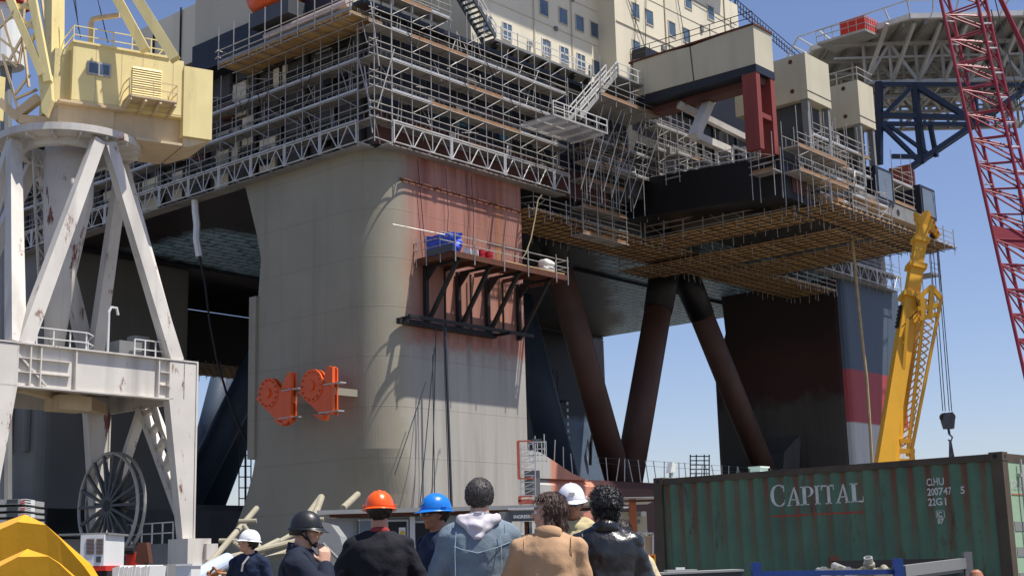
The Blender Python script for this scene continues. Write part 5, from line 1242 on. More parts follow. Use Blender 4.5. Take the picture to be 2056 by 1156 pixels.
def drape(polys, mapx, x_of, name, mat_, parent_):
    """polys in 2-D (u right, z up); mapx(u)->y on the side; bent onto the corrugation"""
    bm = bmesh.new()
    for pl in polys:
        try: bm.faces.new([bm.verts.new((0, mapx(u), v)) for u, v in pl])
        except ValueError: pass
    ys = [v.co.y for v in bm.verts]
    for b in brk:
        if min(ys) < b < max(ys):
            g = bm.verts[:]+bm.edges[:]+bm.faces[:]; bmesh.ops.bisect_plane(bm, geom=g, plane_co=(0, b, 0), plane_no=(0, 1, 0))
    for v in bm.verts: v.co.x = x_of(v.co.y)-.003
    me = bpy.data.meshes.new(name); bm.to_mesh(me); bm.free()
    return part(name, me, mat_, parent_)
u = 0; polys = []
for i, ch in enumerate('CAPITAL'):
    pl, adv = letter(ch); s_ = .34 if i == 0 else .285
    polys += [[(u+x*s_*.92, 2.005+y_*s_) for x, y_ in p] for p in pl]; u += adv*s_*.92
tot = u; kx = 1.62/tot
wl_paint = paint('worn_white_lettering', (206, 206, 196), .2, 6, .6, rust=.35)
cside = part_side = [o for o in ct.children if o.name.startswith('corrugated')][0]
drape(polys, lambda q: 3.79-q*kx, corr, 'side_lettering', wl_paint, cside)
rd = [box2(0, 1.845, .66, 1.87), box2(.86, 1.845, 1.6, 1.87), box2(.74, 1.83, .81, 1.895)]
drape(rd, lambda q: 3.79-q, corr, 'red_underline', paint('faded_red_line', (170, 62, 44), .2, 5), cside)
def textpolys(s, size, bold=0.0):
    cu = bpy.data.curves.new('t', 'FONT'); cu.body = s; cu.size = size; cu.offset = bold; cu.resolution_u = 3
    o = bpy.data.objects.new('t', cu); col.objects.link(o); dg = bpy.context.evaluated_depsgraph_get(); dg.update()
    me = bpy.data.meshes.new_from_object(o.evaluated_get(dg)); bpy.data.objects.remove(o)
    P_ = [[(me.vertices[i].co.x, me.vertices[i].co.y) for i in p.vertices] for p in me.polygons]
    bpy.data.meshes.remove(me); return P_
for s, y0, z0, size, wd in (('CLHU', 1.17, 2.185, .145, .27), ('200747', 1.17, 2.045, .145, .38), ('5', .66, 2.045, .145, .06), ('22G1', 1.17, 1.90, .145, .28), ('IC', 1.035, 1.735, .1, .08), ('87', 1.03, 1.64, .1, .09)):
    P_ = textpolys(s, size, .003); mx = max(v[0] for p in P_ for v in p); k = wd/mx
    drape([[(a*k, b+z0) for a, b in p] for p in P_], lambda q: y0-q, corr, 'side_number', wl_paint, cside)
P_ = [box2(-.01, 1.72, .11, 1.727), box2(-.01, 1.817, .11, 1.824), box2(-.01, 1.72, -.003, 1.824), box2(.103, 1.72, .11, 1.824)]
drape(P_, lambda q: 1.035-q, corr, 'side_number', wl_paint, cside)
P_ = []; u = 0
for ch in 'CAPITAL': pl, adv = letter(ch); P_ += [[(.2+u+x*.13*.62, 2.08+y_*.13) for x, y_ in p] for p in pl]; u += adv*.13*.62
m = MB()
for p in P_: m.add([(a, -.012, b) for a, b in p], [tuple(range(len(p)))])
m2 = m; part('door_lettering', m2, wl_paint, d1)
part('door_line', MB().box((.2, -.012, 2.0), (.95, -.008, 2.015)), paint('door_red_line', (190, 100, 70), .1), d1)
# things on the container roof
def cw(x, y, z): return CO.M @ Vector((x, y, z))
fl = thing('floodlight', 'small white floodlight on the far end of the container roof', 'floodlight', cw(.2, 5.85, 2.59), .825)
part('bracket', MB().bar((0, 0, 0), (.02, 0, .12), .05), 'lightsteel', fl); part('lamp_head', MB().prism([(-.07, -.05, .08), (.06, -.05, .1), (.1, -.05, .24), (.0, -.05, .27)], (0, .1, 0)), 'railwhite', fl)
wb = thing('vent_box', 'small white box on the container roof near its far end', 'box', cw(.9, 4.55, 2.55), .825)
part('casing', MB().box((-.12, -.1, 0), (.12, .1, .14)), 'white', wb); part('lid', MB().box((-.14, -.12, .14), (.14, .12, .165)), 'white', wb)
# ================================================================== yard
def gz(p): return Vector((p.x, p.y, 0))
# folded yellow panels
for k, (front, ridge, Y, lab) in enumerate(((((-90, 1095), (0, 1062), (35, 1047), (92, 1053), (118, 1078), (168, 1135), (186, 1160)), ((-90, 1078), (0, 1050), (49, 1032), (60, 1036), (91, 1052), (183, 1132), (200, 1160)), 14.5, 'larger, upper yellow folded steel panel'),
                                           (((-60, 1160), (0, 1136), (36, 1117), (97, 1116), (118, 1130), (150, 1160), (158, 1168)), ((-60, 1140), (0, 1126), (55, 1101), (63, 1104), (97, 1115), (121, 1130), (165, 1168)), 12.5, 'smaller, lower yellow folded steel panel in front of the larger one'))):
    t = thing('folded_panel', lab, 'steel panel', gz(at(60, 1100, Y)), group='yellow folded panels')
    fa = [at(*p, Y) for p in front]; rb = [at(*p, Y+.55) for p in ridge]
    m = MB(); n = len(fa)
    lo = [Vector((p.x, p.y+.1, .25 if k == 0 else 0)) for p in fa]
    m.add(fa+lo, [(i, i+1, n+i+1, n+i) for i in range(n-1)]); wpart('front_plate', m, 'yellowsteel', t)
    m = MB(); m.add(fa+rb, [(i, i+1, n+i+1, n+i) for i in range(n-1)]); wpart('top_flange', m, 'yellowsteel', t)
    lo2 = [Vector((p.x, p.y, 0)) for p in rb]; m = MB().add(rb+lo2, [(i, i+1, n+i+1, n+i) for i in range(n-1)]); wpart('back_plate', m, 'yellowsteel', t)
# stack of ballast slabs
t = thing('slab_stack', 'stack of pale grey slabs with red and white ends at the left edge', 'slabs', gz(at(10, 1030, 24)))
for k, (y0, y1) in enumerate(((999, 1014), (1015, 1027), (1028, 1039), (1040, 1056))):
    a, b = at(-60, y1, 24), at(42, y0+2, 24); s_ = wpart('slab', MB().box((a.x, 24, a.z), (b.x, 25.2, b.z)), 'lightsteel', t)
    m = MB()
    for i in range(2):
        q = (b.z-a.z)/3; m.prism([(b.x+.001, 24-.004, a.z+i*q*1.4), (b.x+.07, 24-.004, a.z+(i*1.4+.5)*q), (b.x+.07, 24-.004, a.z+(i*1.4+1.2)*q), (b.x+.001, 24-.004, a.z+(i*1.4+.7)*q)], (0, .3, 0))
    wpart('red_stripe', m, 'redbright', s_); wpart('white_end', MB().box((b.x, 24.003, a.z), (b.x+.07, 24.5, b.z)), 'white', s_)
    wpart('handle_slot', MB().box((b.x-.24, 23.992, (a.z+b.z)/2-.03), (b.x-.05, 24.0, (a.z+b.z)/2+.04)), 'greydark', s_)
wpart('bottom_block', MB().box((at(-60, 1056, 24).x, 24.02, 0), (at(42, 1056, 24).x, 25.2, at(42, 1057, 24).z)), 'lightsteel', t)
# generator
Yg = 21.5; a, b = at(160, 1136, Yg), at(220, 1072, Yg); a0 = at(112, 1136, Yg)
t = thing('generator', 'white generator cabinet with louvred end on a red base', 'generator', gz(a))
wpart('cabinet', MB().box((a.x, Yg, a.z), (b.x-.08, Yg+1.1, b.z)), 'white', t); wpart('cabinet_side', MB().box((a0.x, Yg+.3, a.z-.4), (a.x, Yg+1.2, b.z-.05)), 'steelgrey', t)
wpart('lid', MB().box((a0.x, Yg+.05, b.z), (b.x-.04, Yg+1.2, b.z+.03)), 'steelgrey', t)
for x0, x1 in ((173, 190), (193, 208)):
    m = MB(); p, q = at(x0, 1112, Yg), at(x1, 1079, Yg)
    for i in range(12): z = p.z+(q.z-p.z)*i/12; m.box((p.x, Yg-.012, z), (q.x, Yg-.002, z+(q.z-p.z)/12*.5))
    wpart('louvre', m, 'rustbrown', t)
p, q = at(193, 1128, Yg), at(203, 1116, Yg); wpart('socket_panel', MB().box((p.x, Yg-.01, p.z), (q.x, Yg, q.z)), 'greydark', t)
a1, b1 = at(165, 1146, Yg), at(212, 1136, Yg); wpart('base_frame', MB().box((a1.x, Yg, a1.z), (b1.x, Yg+1.1, a.z)), 'redbright', t); wpart('skid', MB().box((a1.x+.05, Yg+.1, 0), (b1.x, Yg+1, a1.z)), 'dark', t)
# clutter round the crane foot
def slab(name, lab, cat, px0, py0, px1, py1, Y, d, mt, floor=True, grp=None):
    a, b = at(px0, py1, Y), at(px1, py0, Y); t = thing(name, lab, cat, gz(a), group=grp)
    wpart('body', MB().box((a.x, Y, 0 if floor else a.z), (b.x, Y+d, b.z)), mt, t); return t, a, b
t, a, b = slab('winch_box', 'bright red winch box beside the cable reel', 'winch', 253, 1106, 272, 1130, 30, .8, 'redbright'); wpart('drum', MB().tube((a.x, 29.9, b.z+.03), (b.x, 29.9, b.z+.03), .09, 10), 'dark', t)
t = thing('cable_anchor', 'dark red cable anchor frame standing beside the red winch box', 'frame', gz(at(280, 1125, 29)))
wpart('plate', MB().prism([at(271, 1130, 29), at(300, 1130, 29), at(294, 1088, 29), at(276, 1088, 29)], (0, .3, 0)), 'rustbrown', t); wpart('leg', MB().box(gz(at(274, 1130, 29.1)), at(298, 1130, 29.3)), 'rustbrown', t)
t, a, b = slab('wrapped_bale', 'bale wrapped in crumpled clear film near the crane foot', 'bale', 226, 1138, 296, 1165, 16, .7, paint('crumpled_film', (176, 182, 190), .25, 3, .25, bump=.8))
m = MB()
ra = random.Random(2)
for i in range(14): x = a.x+(b.x-a.x)*i/14; m.prism([(x, 15.96, b.z-.2), (x+.05, 15.95, b.z-.2), (x+.04+ra.random()*.05, 15.97, b.z+.03*ra.random()), (x, 15.98, b.z)], (.01, .7, 0))
wpart('film_fold', m, 'white', t)
t, a, b = slab('radiator_case', 'grey finned radiator case behind the wrapped bale', 'radiator', 297, 1132, 335, 1165, 19, .5, 'steelgrey')
m = MB()
for i in range(7): x = a.x+(b.x-a.x)*i/6; m.box((x, 18.97, .1), (x+.015, 19, b.z-.02))
wpart('fin', m, 'lightsteel', t)
t, a, b = slab('white_case', 'small white case next to the radiator case', 'case', 336, 1135, 384, 1165, 20, .6, 'white'); wpart('lid', MB().box((a.x-.02, 19.98, b.z), (b.x+.02, 20.6, b.z+.03)), 'white', t)
t = thing('rubble_heap', 'heap of orange net and scrap beside the pale pipe', 'scrap heap', gz(at(425, 1150, 21))); ra = random.Random(9); m = MB()
for i in range(12): c = at(412+ra.random()*32, 1147+ra.random()*14, 21+ra.random()*.5); m.tube(c, c+Vector((ra.uniform(-.15, .15), ra.uniform(-.1, .1), ra.uniform(-.03, .1))), .02, 5)
wpart('scrap', m, paint('orange_net', (168, 110, 66), .3, 3), t)
# entrance shed
Ys = 38
def bx(x0, y0, x1, y1, Y, d=None): a, b = at(x0, y1, Y), at(x1, y0, Y); return (a.x, Y, a.z), (b.x, Y+(d or .2), b.z)
t = thing('entrance_shed', 'long low grey shed with a flat rusty edged roof behind the people', 'shed', gz(at(800, 1100, Ys)))
a, b = bx(650, 1032, 1010, 1160, Ys+.6, 3); wpart('wall', MB().box((a[0], a[1], 0), b), paint('shed_grey', (150, 152, 156), .06, .3, .6), t)
a, b = bx(636, 1018, 1190, 1024, Ys, 3.6); rf = wpart('roof', MB().box(a, b), 'lightsteel', t)
a, b = bx(662, 1024, 1190, 1031, Ys+.15, .2); wpart('roof_edge', MB().box(a, b), 'rustbrown', rf)
for x0, y0, x1, y1, mt in ((780, 1046, 816, 1092, 'black'), (834, 1048, 880, 1092, 'black'), (722, 1045, 745, 1090, 'glass')):
    a, b = bx(x0-4, y0-4, x1+4, y1+6, Ys+.5, .1); w_ = wpart('window', MB().box(a, b), 'railwhite', t)
    a, b = bx(x0, y0, x1, y1, Ys+.46, .04); wpart('pane', MB().box(a, b), mt, w_)
a, b = bx(713, 1045, 720, 1165, Ys+.5, .1); wpart('door_frame', MB().box((a[0], a[1], 0), b), 'steelgrey', t)
a, b = bx(824, 1036, 833, 1165, Ys+.4, .2); wpart('post', MB().box((a[0], a[1], 0), b), 'railwhite', t)
a, b = bx(801, 1058, 814, 1077, Ys+.4, .03); n_ = wpart('notice', MB().box(a, b), 'white', t)
c = at(808, 1069, Ys+.39); wpart('notice_mark', MB().tube(c, c+Vector((0, .01, 0)), .07, 14), paint('notice_yellow', (214, 178, 70), .1), n_)
# rounded grey machine cover and gas cylinder by the shed
t = thing('rounded_cover', 'tall rounded grey sheet cover left of the orange helmet', 'cover', gz(at(640, 1100, 30)))
pts = [at(x, y, 30) for x, y in ((600, 1165), (602, 1080), (615, 1055), (640, 1046), (665, 1052), (682, 1075), (692, 1110), (697, 1165))]
pts[0].z = pts[-1].z = 0; wpart('sheet', MB().prism(pts, (0, 1.2, 0)), paint('dull_grey_sheet', (150, 150, 146), .08, .5, .5), t); wpart('strut', MB().tube(at(648, 1090, 29.9), at(686, 1128, 29.9), .04, 6), 'steelgrey', t)
c = gz(at(691, 1120, 17)); zt = at(691, 1112, 17).z
def rr(r, z): return [(c.x+r*math.cos(2*PI*i/18), c.y+r*math.sin(2*PI*i/18), z) for i in range(18)]
t = thing('gas_cylinder', 'green shouldered gas cylinder standing left of the orange helmet', 'gas cylinder', c)
wpart('cylinder', MB().loft([rr(.11, .02), rr(.115, .1), rr(.115, zt-.18)]), paint('grey_green', (130, 150, 130), .1, 2), t, smooth=False)
wpart('shoulder', MB().loft([rr(.115, zt-.18), rr(.1, zt-.09), rr(.05, zt-.01), rr(.03, zt)]), paint('bottle_green', (70, 140, 76), .1, 2), t); wpart('valve', MB().tube((c.x, c.y, zt), (c.x, c.y, zt+.08), .02, 8), 'lightsteel', t)
# entrance sign
t = thing('entrance_sign', 'dark grey sign reading INGRESSO on a rusty post', 'sign', gz(at(1046, 1040, 26)))
a, b = bx(1026, 1024, 1082, 1046, 26, .06); sb = wpart('board', MB().box(a, b), 'greydark', t)
a2, b2 = bx(1003, 1026, 1027, 1050, 26.1, .3); wpart('lamp_case', MB().box(a2, b2), 'steelgrey', t)
a3, b3 = bx(1020, 1018, 1072, 1023, 26, .5); wpart('cover', MB().box(a3, b3), 'railwhite', t)
P_ = textpolys('INGRESSO -', .2, .004); mx = max(v[0] for p in P_ for v in p); o0 = at(1031, 1040, 25.99); k = (at(1076, 1040, 25.99).x-o0.x)/mx; m = MB()
for p in P_: m.add([(o0.x+x*k, 25.992, o0.z+y*k*1.05) for x, y in p], [tuple(range(len(p)))])
wpart('lettering', m, 'white', sb)
a, b = bx(1056, 1046, 1062, 1170, 26.1, .08); wpart('post', MB().box((a[0], a[1], 0), b), 'rustbrown', t)
a, b = bx(1063, 1046, 1068, 1170, 26.1, .08); wpart('post', MB().box((a[0], a[1], 0), b), 'steelgrey', t)
t, a, b = slab('cream_case', 'cream painted case between the denim jacket and the brown jacket', 'case', 1026, 1068, 1056, 1100, 28, .6, paint('cream_case', (206, 196, 150), .1), True); wpart('lid', MB().box((a.x, 27.96, b.z-.05), (b.x, 28.6, b.z)), 'white', t)
t, a, b = slab('barrier_panel', 'blue panel with a white notice low behind the brown jacket', 'panel', 1033, 1082, 1056, 1125, 24, .05, paint('sign_blue', (36, 110, 190), .08)); p, q = at(1037, 1100, 23.98), at(1053, 1088, 23.98); wpart('notice', MB().box((p.x, 23.975, p.z), (q.x, 23.995, q.z)), 'white', t)
# right-hand canopy
Yc = 34; t = thing('canopy', 'open canopy with white edge on orange-brown posts beside the container', 'canopy', gz(at(1250, 1100, Yc)))
a, b = bx(1176, 996, 1330, 1001, Yc, 4); rf = wpart('roof', MB().box(a, b), 'railwhite', t); a, b = bx(1190, 1001, 1330, 1009, Yc+.1, .15); wpart('fascia', MB().box(a, b), 'rustbrown', rf)
a, b = bx(1220, 1016, 1262, 1020, Yc-.3, .6); wpart('shelf', MB().box(a, b), 'railwhite', t)
om = paint('orange_brown_post', (176, 96, 52), .15, 1)
for x in (1270,): a, b = bx(x, 1001, x+7, 1170, Yc+.2, .1); wpart('post', MB().box((a[0], a[1], 0), b), om, t)
a, b = bx(1243, 1019, 1247, 1062, Yc, .1); wpart('down_pipe', MB().box((a[0], a[1], 0), b), 'railwhite', t)
t, a, b = slab('control_cabinet', 'cream control cabinet with a round lamp beneath the canopy', 'cabinet', 1246, 1026, 1298, 1090, Yc+.8, .7, paint('cabinet_cream', (196, 186, 158), .08, 1)); c = at(1292, 1031, Yc+.75); wpart('lamp', MB().tube(c, c+Vector((0, .1, 0)), .07, 14), 'white', t)
m = MB()
for i in range(4): p, q = at(1262+(i % 2)*14, 1050-(i//2)*14, Yc+.78), at(1271+(i % 2)*14, 1042-(i//2)*14, Yc+.78); m.box((p.x, Yc+.77, p.z), (q.x, Yc+.8, q.z))
wpart('meter', m, 'steelgrey', t)
t = thing('glass_barrier', 'low clear framed barrier beside the container', 'barrier', gz(at(1288, 1100, 30)))
m = MB()
for p, q in (((1266, 1070), (1312, 1070)), ((1266, 1116), (1312, 1116)), ((1287, 1070), (1287, 1175)), ((1311, 1070), (1311, 1175)), ((1266, 1070), (1266, 1175))): m.bar(at(*p, 30), at(*q, 30), .04)
wpart('frame', m, 'lightsteel', t)
p, q = at(1296, 1116, 30), at(1310, 1074, 30); wpart('infill', MB().box((p.x, 30.03, p.z), (q.x, 30.05, q.z)), paint('tan_board', (190, 160, 124), .1), t)
t, a, b = slab('yellow_crate', 'yellow plastic crate with red trim stacked against the container', 'crate', 1280, 1112, 1316, 1134, 24, .5, paint('crate_yellow', (226, 176, 40), .1), False); 
p, q = at(1284, 1120, 23.98), at(1296, 1114, 23.98); m = MB().box((p.x, 23.975, p.z), (q.x, 23.995, q.z)); p, q = at(1301, 1120, 23.98), at(1313, 1114, 23.98); m.box((p.x, 23.975, p.z), (q.x, 23.995, q.z)); wpart('red_slot', m, 'redbright', t)
t, a, b = slab('white_tank', 'white cube tank below the yellow crate', 'tank', 1280, 1134, 1314, 1165, 24, .5, 'white'); p = at(1296, 1145, 23.98); wpart('tap', MB().tube(p, p+Vector((0, .02, 0)), .04, 10), 'bluesteel', t)
# things in front of the container
t = thing('grey_cabinet', 'low dark grey cabinet under a small pale case, before the container', 'cabinet', gz(at(1400, 1150, 12)))
wpart('body', MB().prism([at(1330, 1151, 12), at(1492, 1144, 12), gz(at(1492, 1144, 12)), gz(at(1330, 1151, 12))], (0, .6, 0)), 'greydark', t); wpart('lid', MB().prism([at(1328, 1153, 11.97), at(1494, 1146, 11.97), at(1494, 1142, 11.97), at(1328, 1149, 11.97)], (0, .64, 0)), 'lightsteel', t)
p, q = at(1340, 1150, 12.2), at(1400, 1142, 12.2); cs = thing('small_case', 'small pale case with a handle lying on the grey cabinet', 'case', (0, 0, 0)); cs.location = Vector((p.x, 12.2, p.z))
wpart('shell', MB().box((p.x, 12.2, p.z), (q.x, 12.5, q.z)), 'lightsteel', cs); wpart('handle', MB().box((at(1360, 1142, 12.2).x, 12.3, q.z), (at(1378, 1142, 12.2).x, 12.33, q.z+.02)), 'white', cs)
YB = 11.5; t = thing('steel_basket', 'dark blue steel transport basket with mesh end, filled with fittings, in front of the container', 'basket', gz(at(1700, 1150, YB)))
wpart('front_rail', MB().prism([at(1528, 1146, YB), at(1796, 1142, YB), at(1796, 1152, YB), at(1528, 1156, YB)], (0, .08, 0)), 'bluesteel', t)
for x0, y0, x1, y1 in ((1513, 1128, 1530, 1175), (1797, 1120, 1812, 1175)): wpart('corner_post', MB().bar(at(x0+4, y0, YB-.02), gz(at(x1-2, y1, YB-.02)), .075), 'bluesteel', t)
wpart('corner_post', MB().bar(at(1941, 1107, YB+.9), gz(at(1941, 1160, YB+.9)), .07), 'steelgrey', t)
wpart('end_rail', MB().bar(at(1811, 1146, YB), at(1934, 1130, YB+.9), .07, .09), 'steelgrey', t); wpart('end_rail', MB().bar(at(1811, 1160, YB), at(1934, 1144, YB+.9), .03, .03), 'steelgrey', t)
m = MB()
for i in range(26): f_ = i/26; p, q = at(1812+122*f_, 1150-16*f_, YB+.02+.9*f_), at(1822+122*f_, 1172-14*f_, YB+.02+.9*f_); m.tube(p, q, .006, 4); q2 = at(1802+122*f_, 1172-14*f_, YB+.02+.9*f_); m.tube(p, q2, .006, 4)
wpart('mesh_panel', m, 'dark', t)
wpart('back_rail', MB().bar(at(1672, 1133, YB+1.1), at(1940, 1127, YB+1.2), .05, .07), 'dark', t); wpart('corner_post', MB().box(at(1666, 1116, YB+1.1), at(1684, 1136, YB+1.15)), 'rustbrown', t)
wpart('floor', MB().box((at(1520, 1150, YB).x, YB+.05, .1), (at(1810, 1150, YB).x, YB+1.1, .2)), 'dark', t)
for k, (x, y, r) in enumerate(((1744, 1126, 9),)):
    c = at(x, y, YB+.5); v = thing('pipe_valve', 'pale round-headed valve standing up out of the blue basket', 'valve', c-Vector((0, 0, .25)))
    d = Vector((-.15, -.35, .9)).normalized()
    wpart('valve_body', MB().tube(c-d*.14, c-d*.03, .032, 14), 'beigepipe', v); wpart('flange', MB().tube(c-d*.04, c-d*.02, .05, 18), 'beigepipe', v)
    h_ = wpart('valve_head', MB().tube(c-d*.02, c+d*.035, .038, 18), 'lightsteel', v); wpart('bore', MB().tube(c+d*.034, c+d*.037, .026, 16), 'greydark', h_)
ra = random.Random(21); pipes = []
for i in range(9):
    x = 1655+i*16; c = at(x, 1146+ra.random()*6, YB+.3+ra.random()*.4); e = c+Vector((ra.uniform(-.05, .05), .3, ra.uniform(-.03, .05)))
    solo('pipe_fitting', MB().tube(c, e, .025+ra.random()*.012, 12).tube(c-Vector((0, .01, 0)), c+Vector((0, .02, 0)), .045, 12), 'beigepipe' if i % 3 else 'lightsteel', 'flanged pipe fitting lying in the blue basket', 'pipe fitting', 'loose fittings in the blue basket')
m = MB(); c = at(1960, 1150, 11.8); m.loft([[c+Vector((r*math.cos(2*PI*i/16), r*math.sin(2*PI*i/16), z)) for i in range(16)] for r, z in ((.06, -.3), (.06, -.03), (.045, .01), (.02, .03))])
solo('copper_cylinder', m, paint('copper_brown', (168, 112, 84), .2, 3), 'rounded copper coloured cylinder top right of the blue basket', 'cylinder')
m = MB(); c = at(1780, 1153, YB+.2)
for i in range(10): m.tube(c+Vector((i*.012+.15, 0, .0)), c+Vector((i*.012+.155, .1, .01)), .03, 8)
solo('hose_coil', m, paint('rust_red_hose', (150, 84, 70), .2, 3), 'reddish ribbed hose coil inside the mesh end of the basket', 'hose')
# ================================================================== people
def ringe(c, rx, ry, n=20, tilt=0, yaw=0, sq=1.0):
    out = []
    for i in range(n):
        a = 2*PI*i/n; cx_, sy_ = math.cos(a), math.sin(a)
        x = rx*math.copysign(abs(cx_)**sq, cx_); y = ry*math.copysign(abs(sy_)**sq, sy_)
        out.append(Vector(c)+Vector((x*math.cos(yaw)-y*math.sin(yaw), x*math.sin(yaw)+y*math.cos(yaw), y*tilt)))
    return out
def caps(m, p, q, r1, r2, n=12):
    p, q = Vector(p), Vector(q); d = (q-p).normalized(); a = d.orthogonal().normalized(); b = d.cross(a); R = []
    for t in (-.95, -.7, -.3, 0): k = math.sqrt(max(1-t*t, .02)); R.append((p+d*r1*t, r1*k))
    for t in (0, .3, .7, .95): k = math.sqrt(max(1-t*t, .02)); R.append((q+d*r2*t, r2*k))
    m.loft([[c+(a*math.cos(2*PI*i/n)+b*math.sin(2*PI*i/n))*r for i in range(n)] for c, r in R])
def ball(m, c, r, n=12):
    rx, ry, rz = (r, r, r) if isinstance(r, (int, float)) else r; c = Vector(c)
    m.loft([[c+Vector((rx*math.sin(t)*math.cos(2*PI*i/n), ry*math.sin(t)*math.sin(2*PI*i/n), -rz*math.cos(t))) for i in range(n)] for t in [PI*(k+.25)/(8.5) for k in range(9)]])
def fuse(m, voxel, smooth=4, disp=None):
    """one continuous surface out of overlapping closed volumes"""
    me = bpy.data.meshes.new('tmp'); me.from_pydata([tuple(v) for v in m.v], [], m.f)
    bm = bmesh.new(); bm.from_mesh(me); bmesh.ops.recalc_face_normals(bm, faces=bm.faces); bm.to_mesh(me); bm.free()
    o = bpy.data.objects.new('tmp', me); col.objects.link(o)
    r = o.modifiers.new('r', 'REMESH'); r.mode = 'VOXEL'; r.voxel_size = voxel; r.use_smooth_shade = True
    s = o.modifiers.new('s', 'SMOOTH'); s.factor = .5; s.iterations = smooth
    dg = bpy.context.evaluated_depsgraph_get(); dg.update(); out = bpy.data.meshes.new_from_object(o.evaluated_get(dg)); bpy.data.objects.remove(o); bpy.data.meshes.remove(me)
    if disp:
        nr = [v.normal.copy() for v in out.vertices]
        for v, nn in zip(out.vertices, nr): v.co = v.co + nn*disp(v.co)
        out.update()
    for p in out.polygons: p.use_smooth = True
    return out
def skinm(name, rgb):
    N = Nd(name); c = N.mix(N.step(N.noise(9, 4), .3, .7), lin(*rgb), sc_(lin(*rgb), .8)); N.b.inputs['Subsurface Weight'].default_value = .08; N.b.inputs['Subsurface Radius'].default_value = (.02, .008, .005)
    return N.done(c, .5, 0, .4)
SK = [skinm('skin_tan', (196, 142, 112)), skinm('skin_light', (208, 160, 134)), skinm('skin_brown', (166, 116, 88))]
def cloth(name, rgb, rough=.8, bumpk=.7, weave=140, var=.12, spec=.2):
    N = Nd(name); c = N.mix(N.step(N.noise(6, 5, .65), .3, .7), sc_(lin(*rgb), 1-var), sc_(lin(*rgb), 1+var)); c = N.mix(N.math('MULTIPLY', N.step(N.noise(weave, 2), .4, .6), .15), c, sc_(lin(*rgb), .6))
    N.bump(N.math('ADD', N.noise(14, 4, .6), N.math('MULTIPLY', N.noise(weave, 2), .15)), bumpk, .012); return N.done(c, rough, 0, spec)
def hairm(name, rgb, sp=.4):
    N = Nd(name); c = N.mix(N.step(N.noise(70, 3, .6, (1, 1, .3)), .35, .65), sc_(lin(*rgb), .5), sc_(lin(*rgb), 1.6)); N.bump(N.noise(120, 3, .6, (1, 1, .25)), .9, .006); return N.done(c, .45, 0, sp)
def rotz(v, a, c=(0, 0, 0)):
    x, y = v[0]-c[0], v[1]-c[1]; return Vector((c[0]+x*math.cos(a)-y*math.sin(a), c[1]+x*math.sin(a)+y*math.cos(a), v[2]))
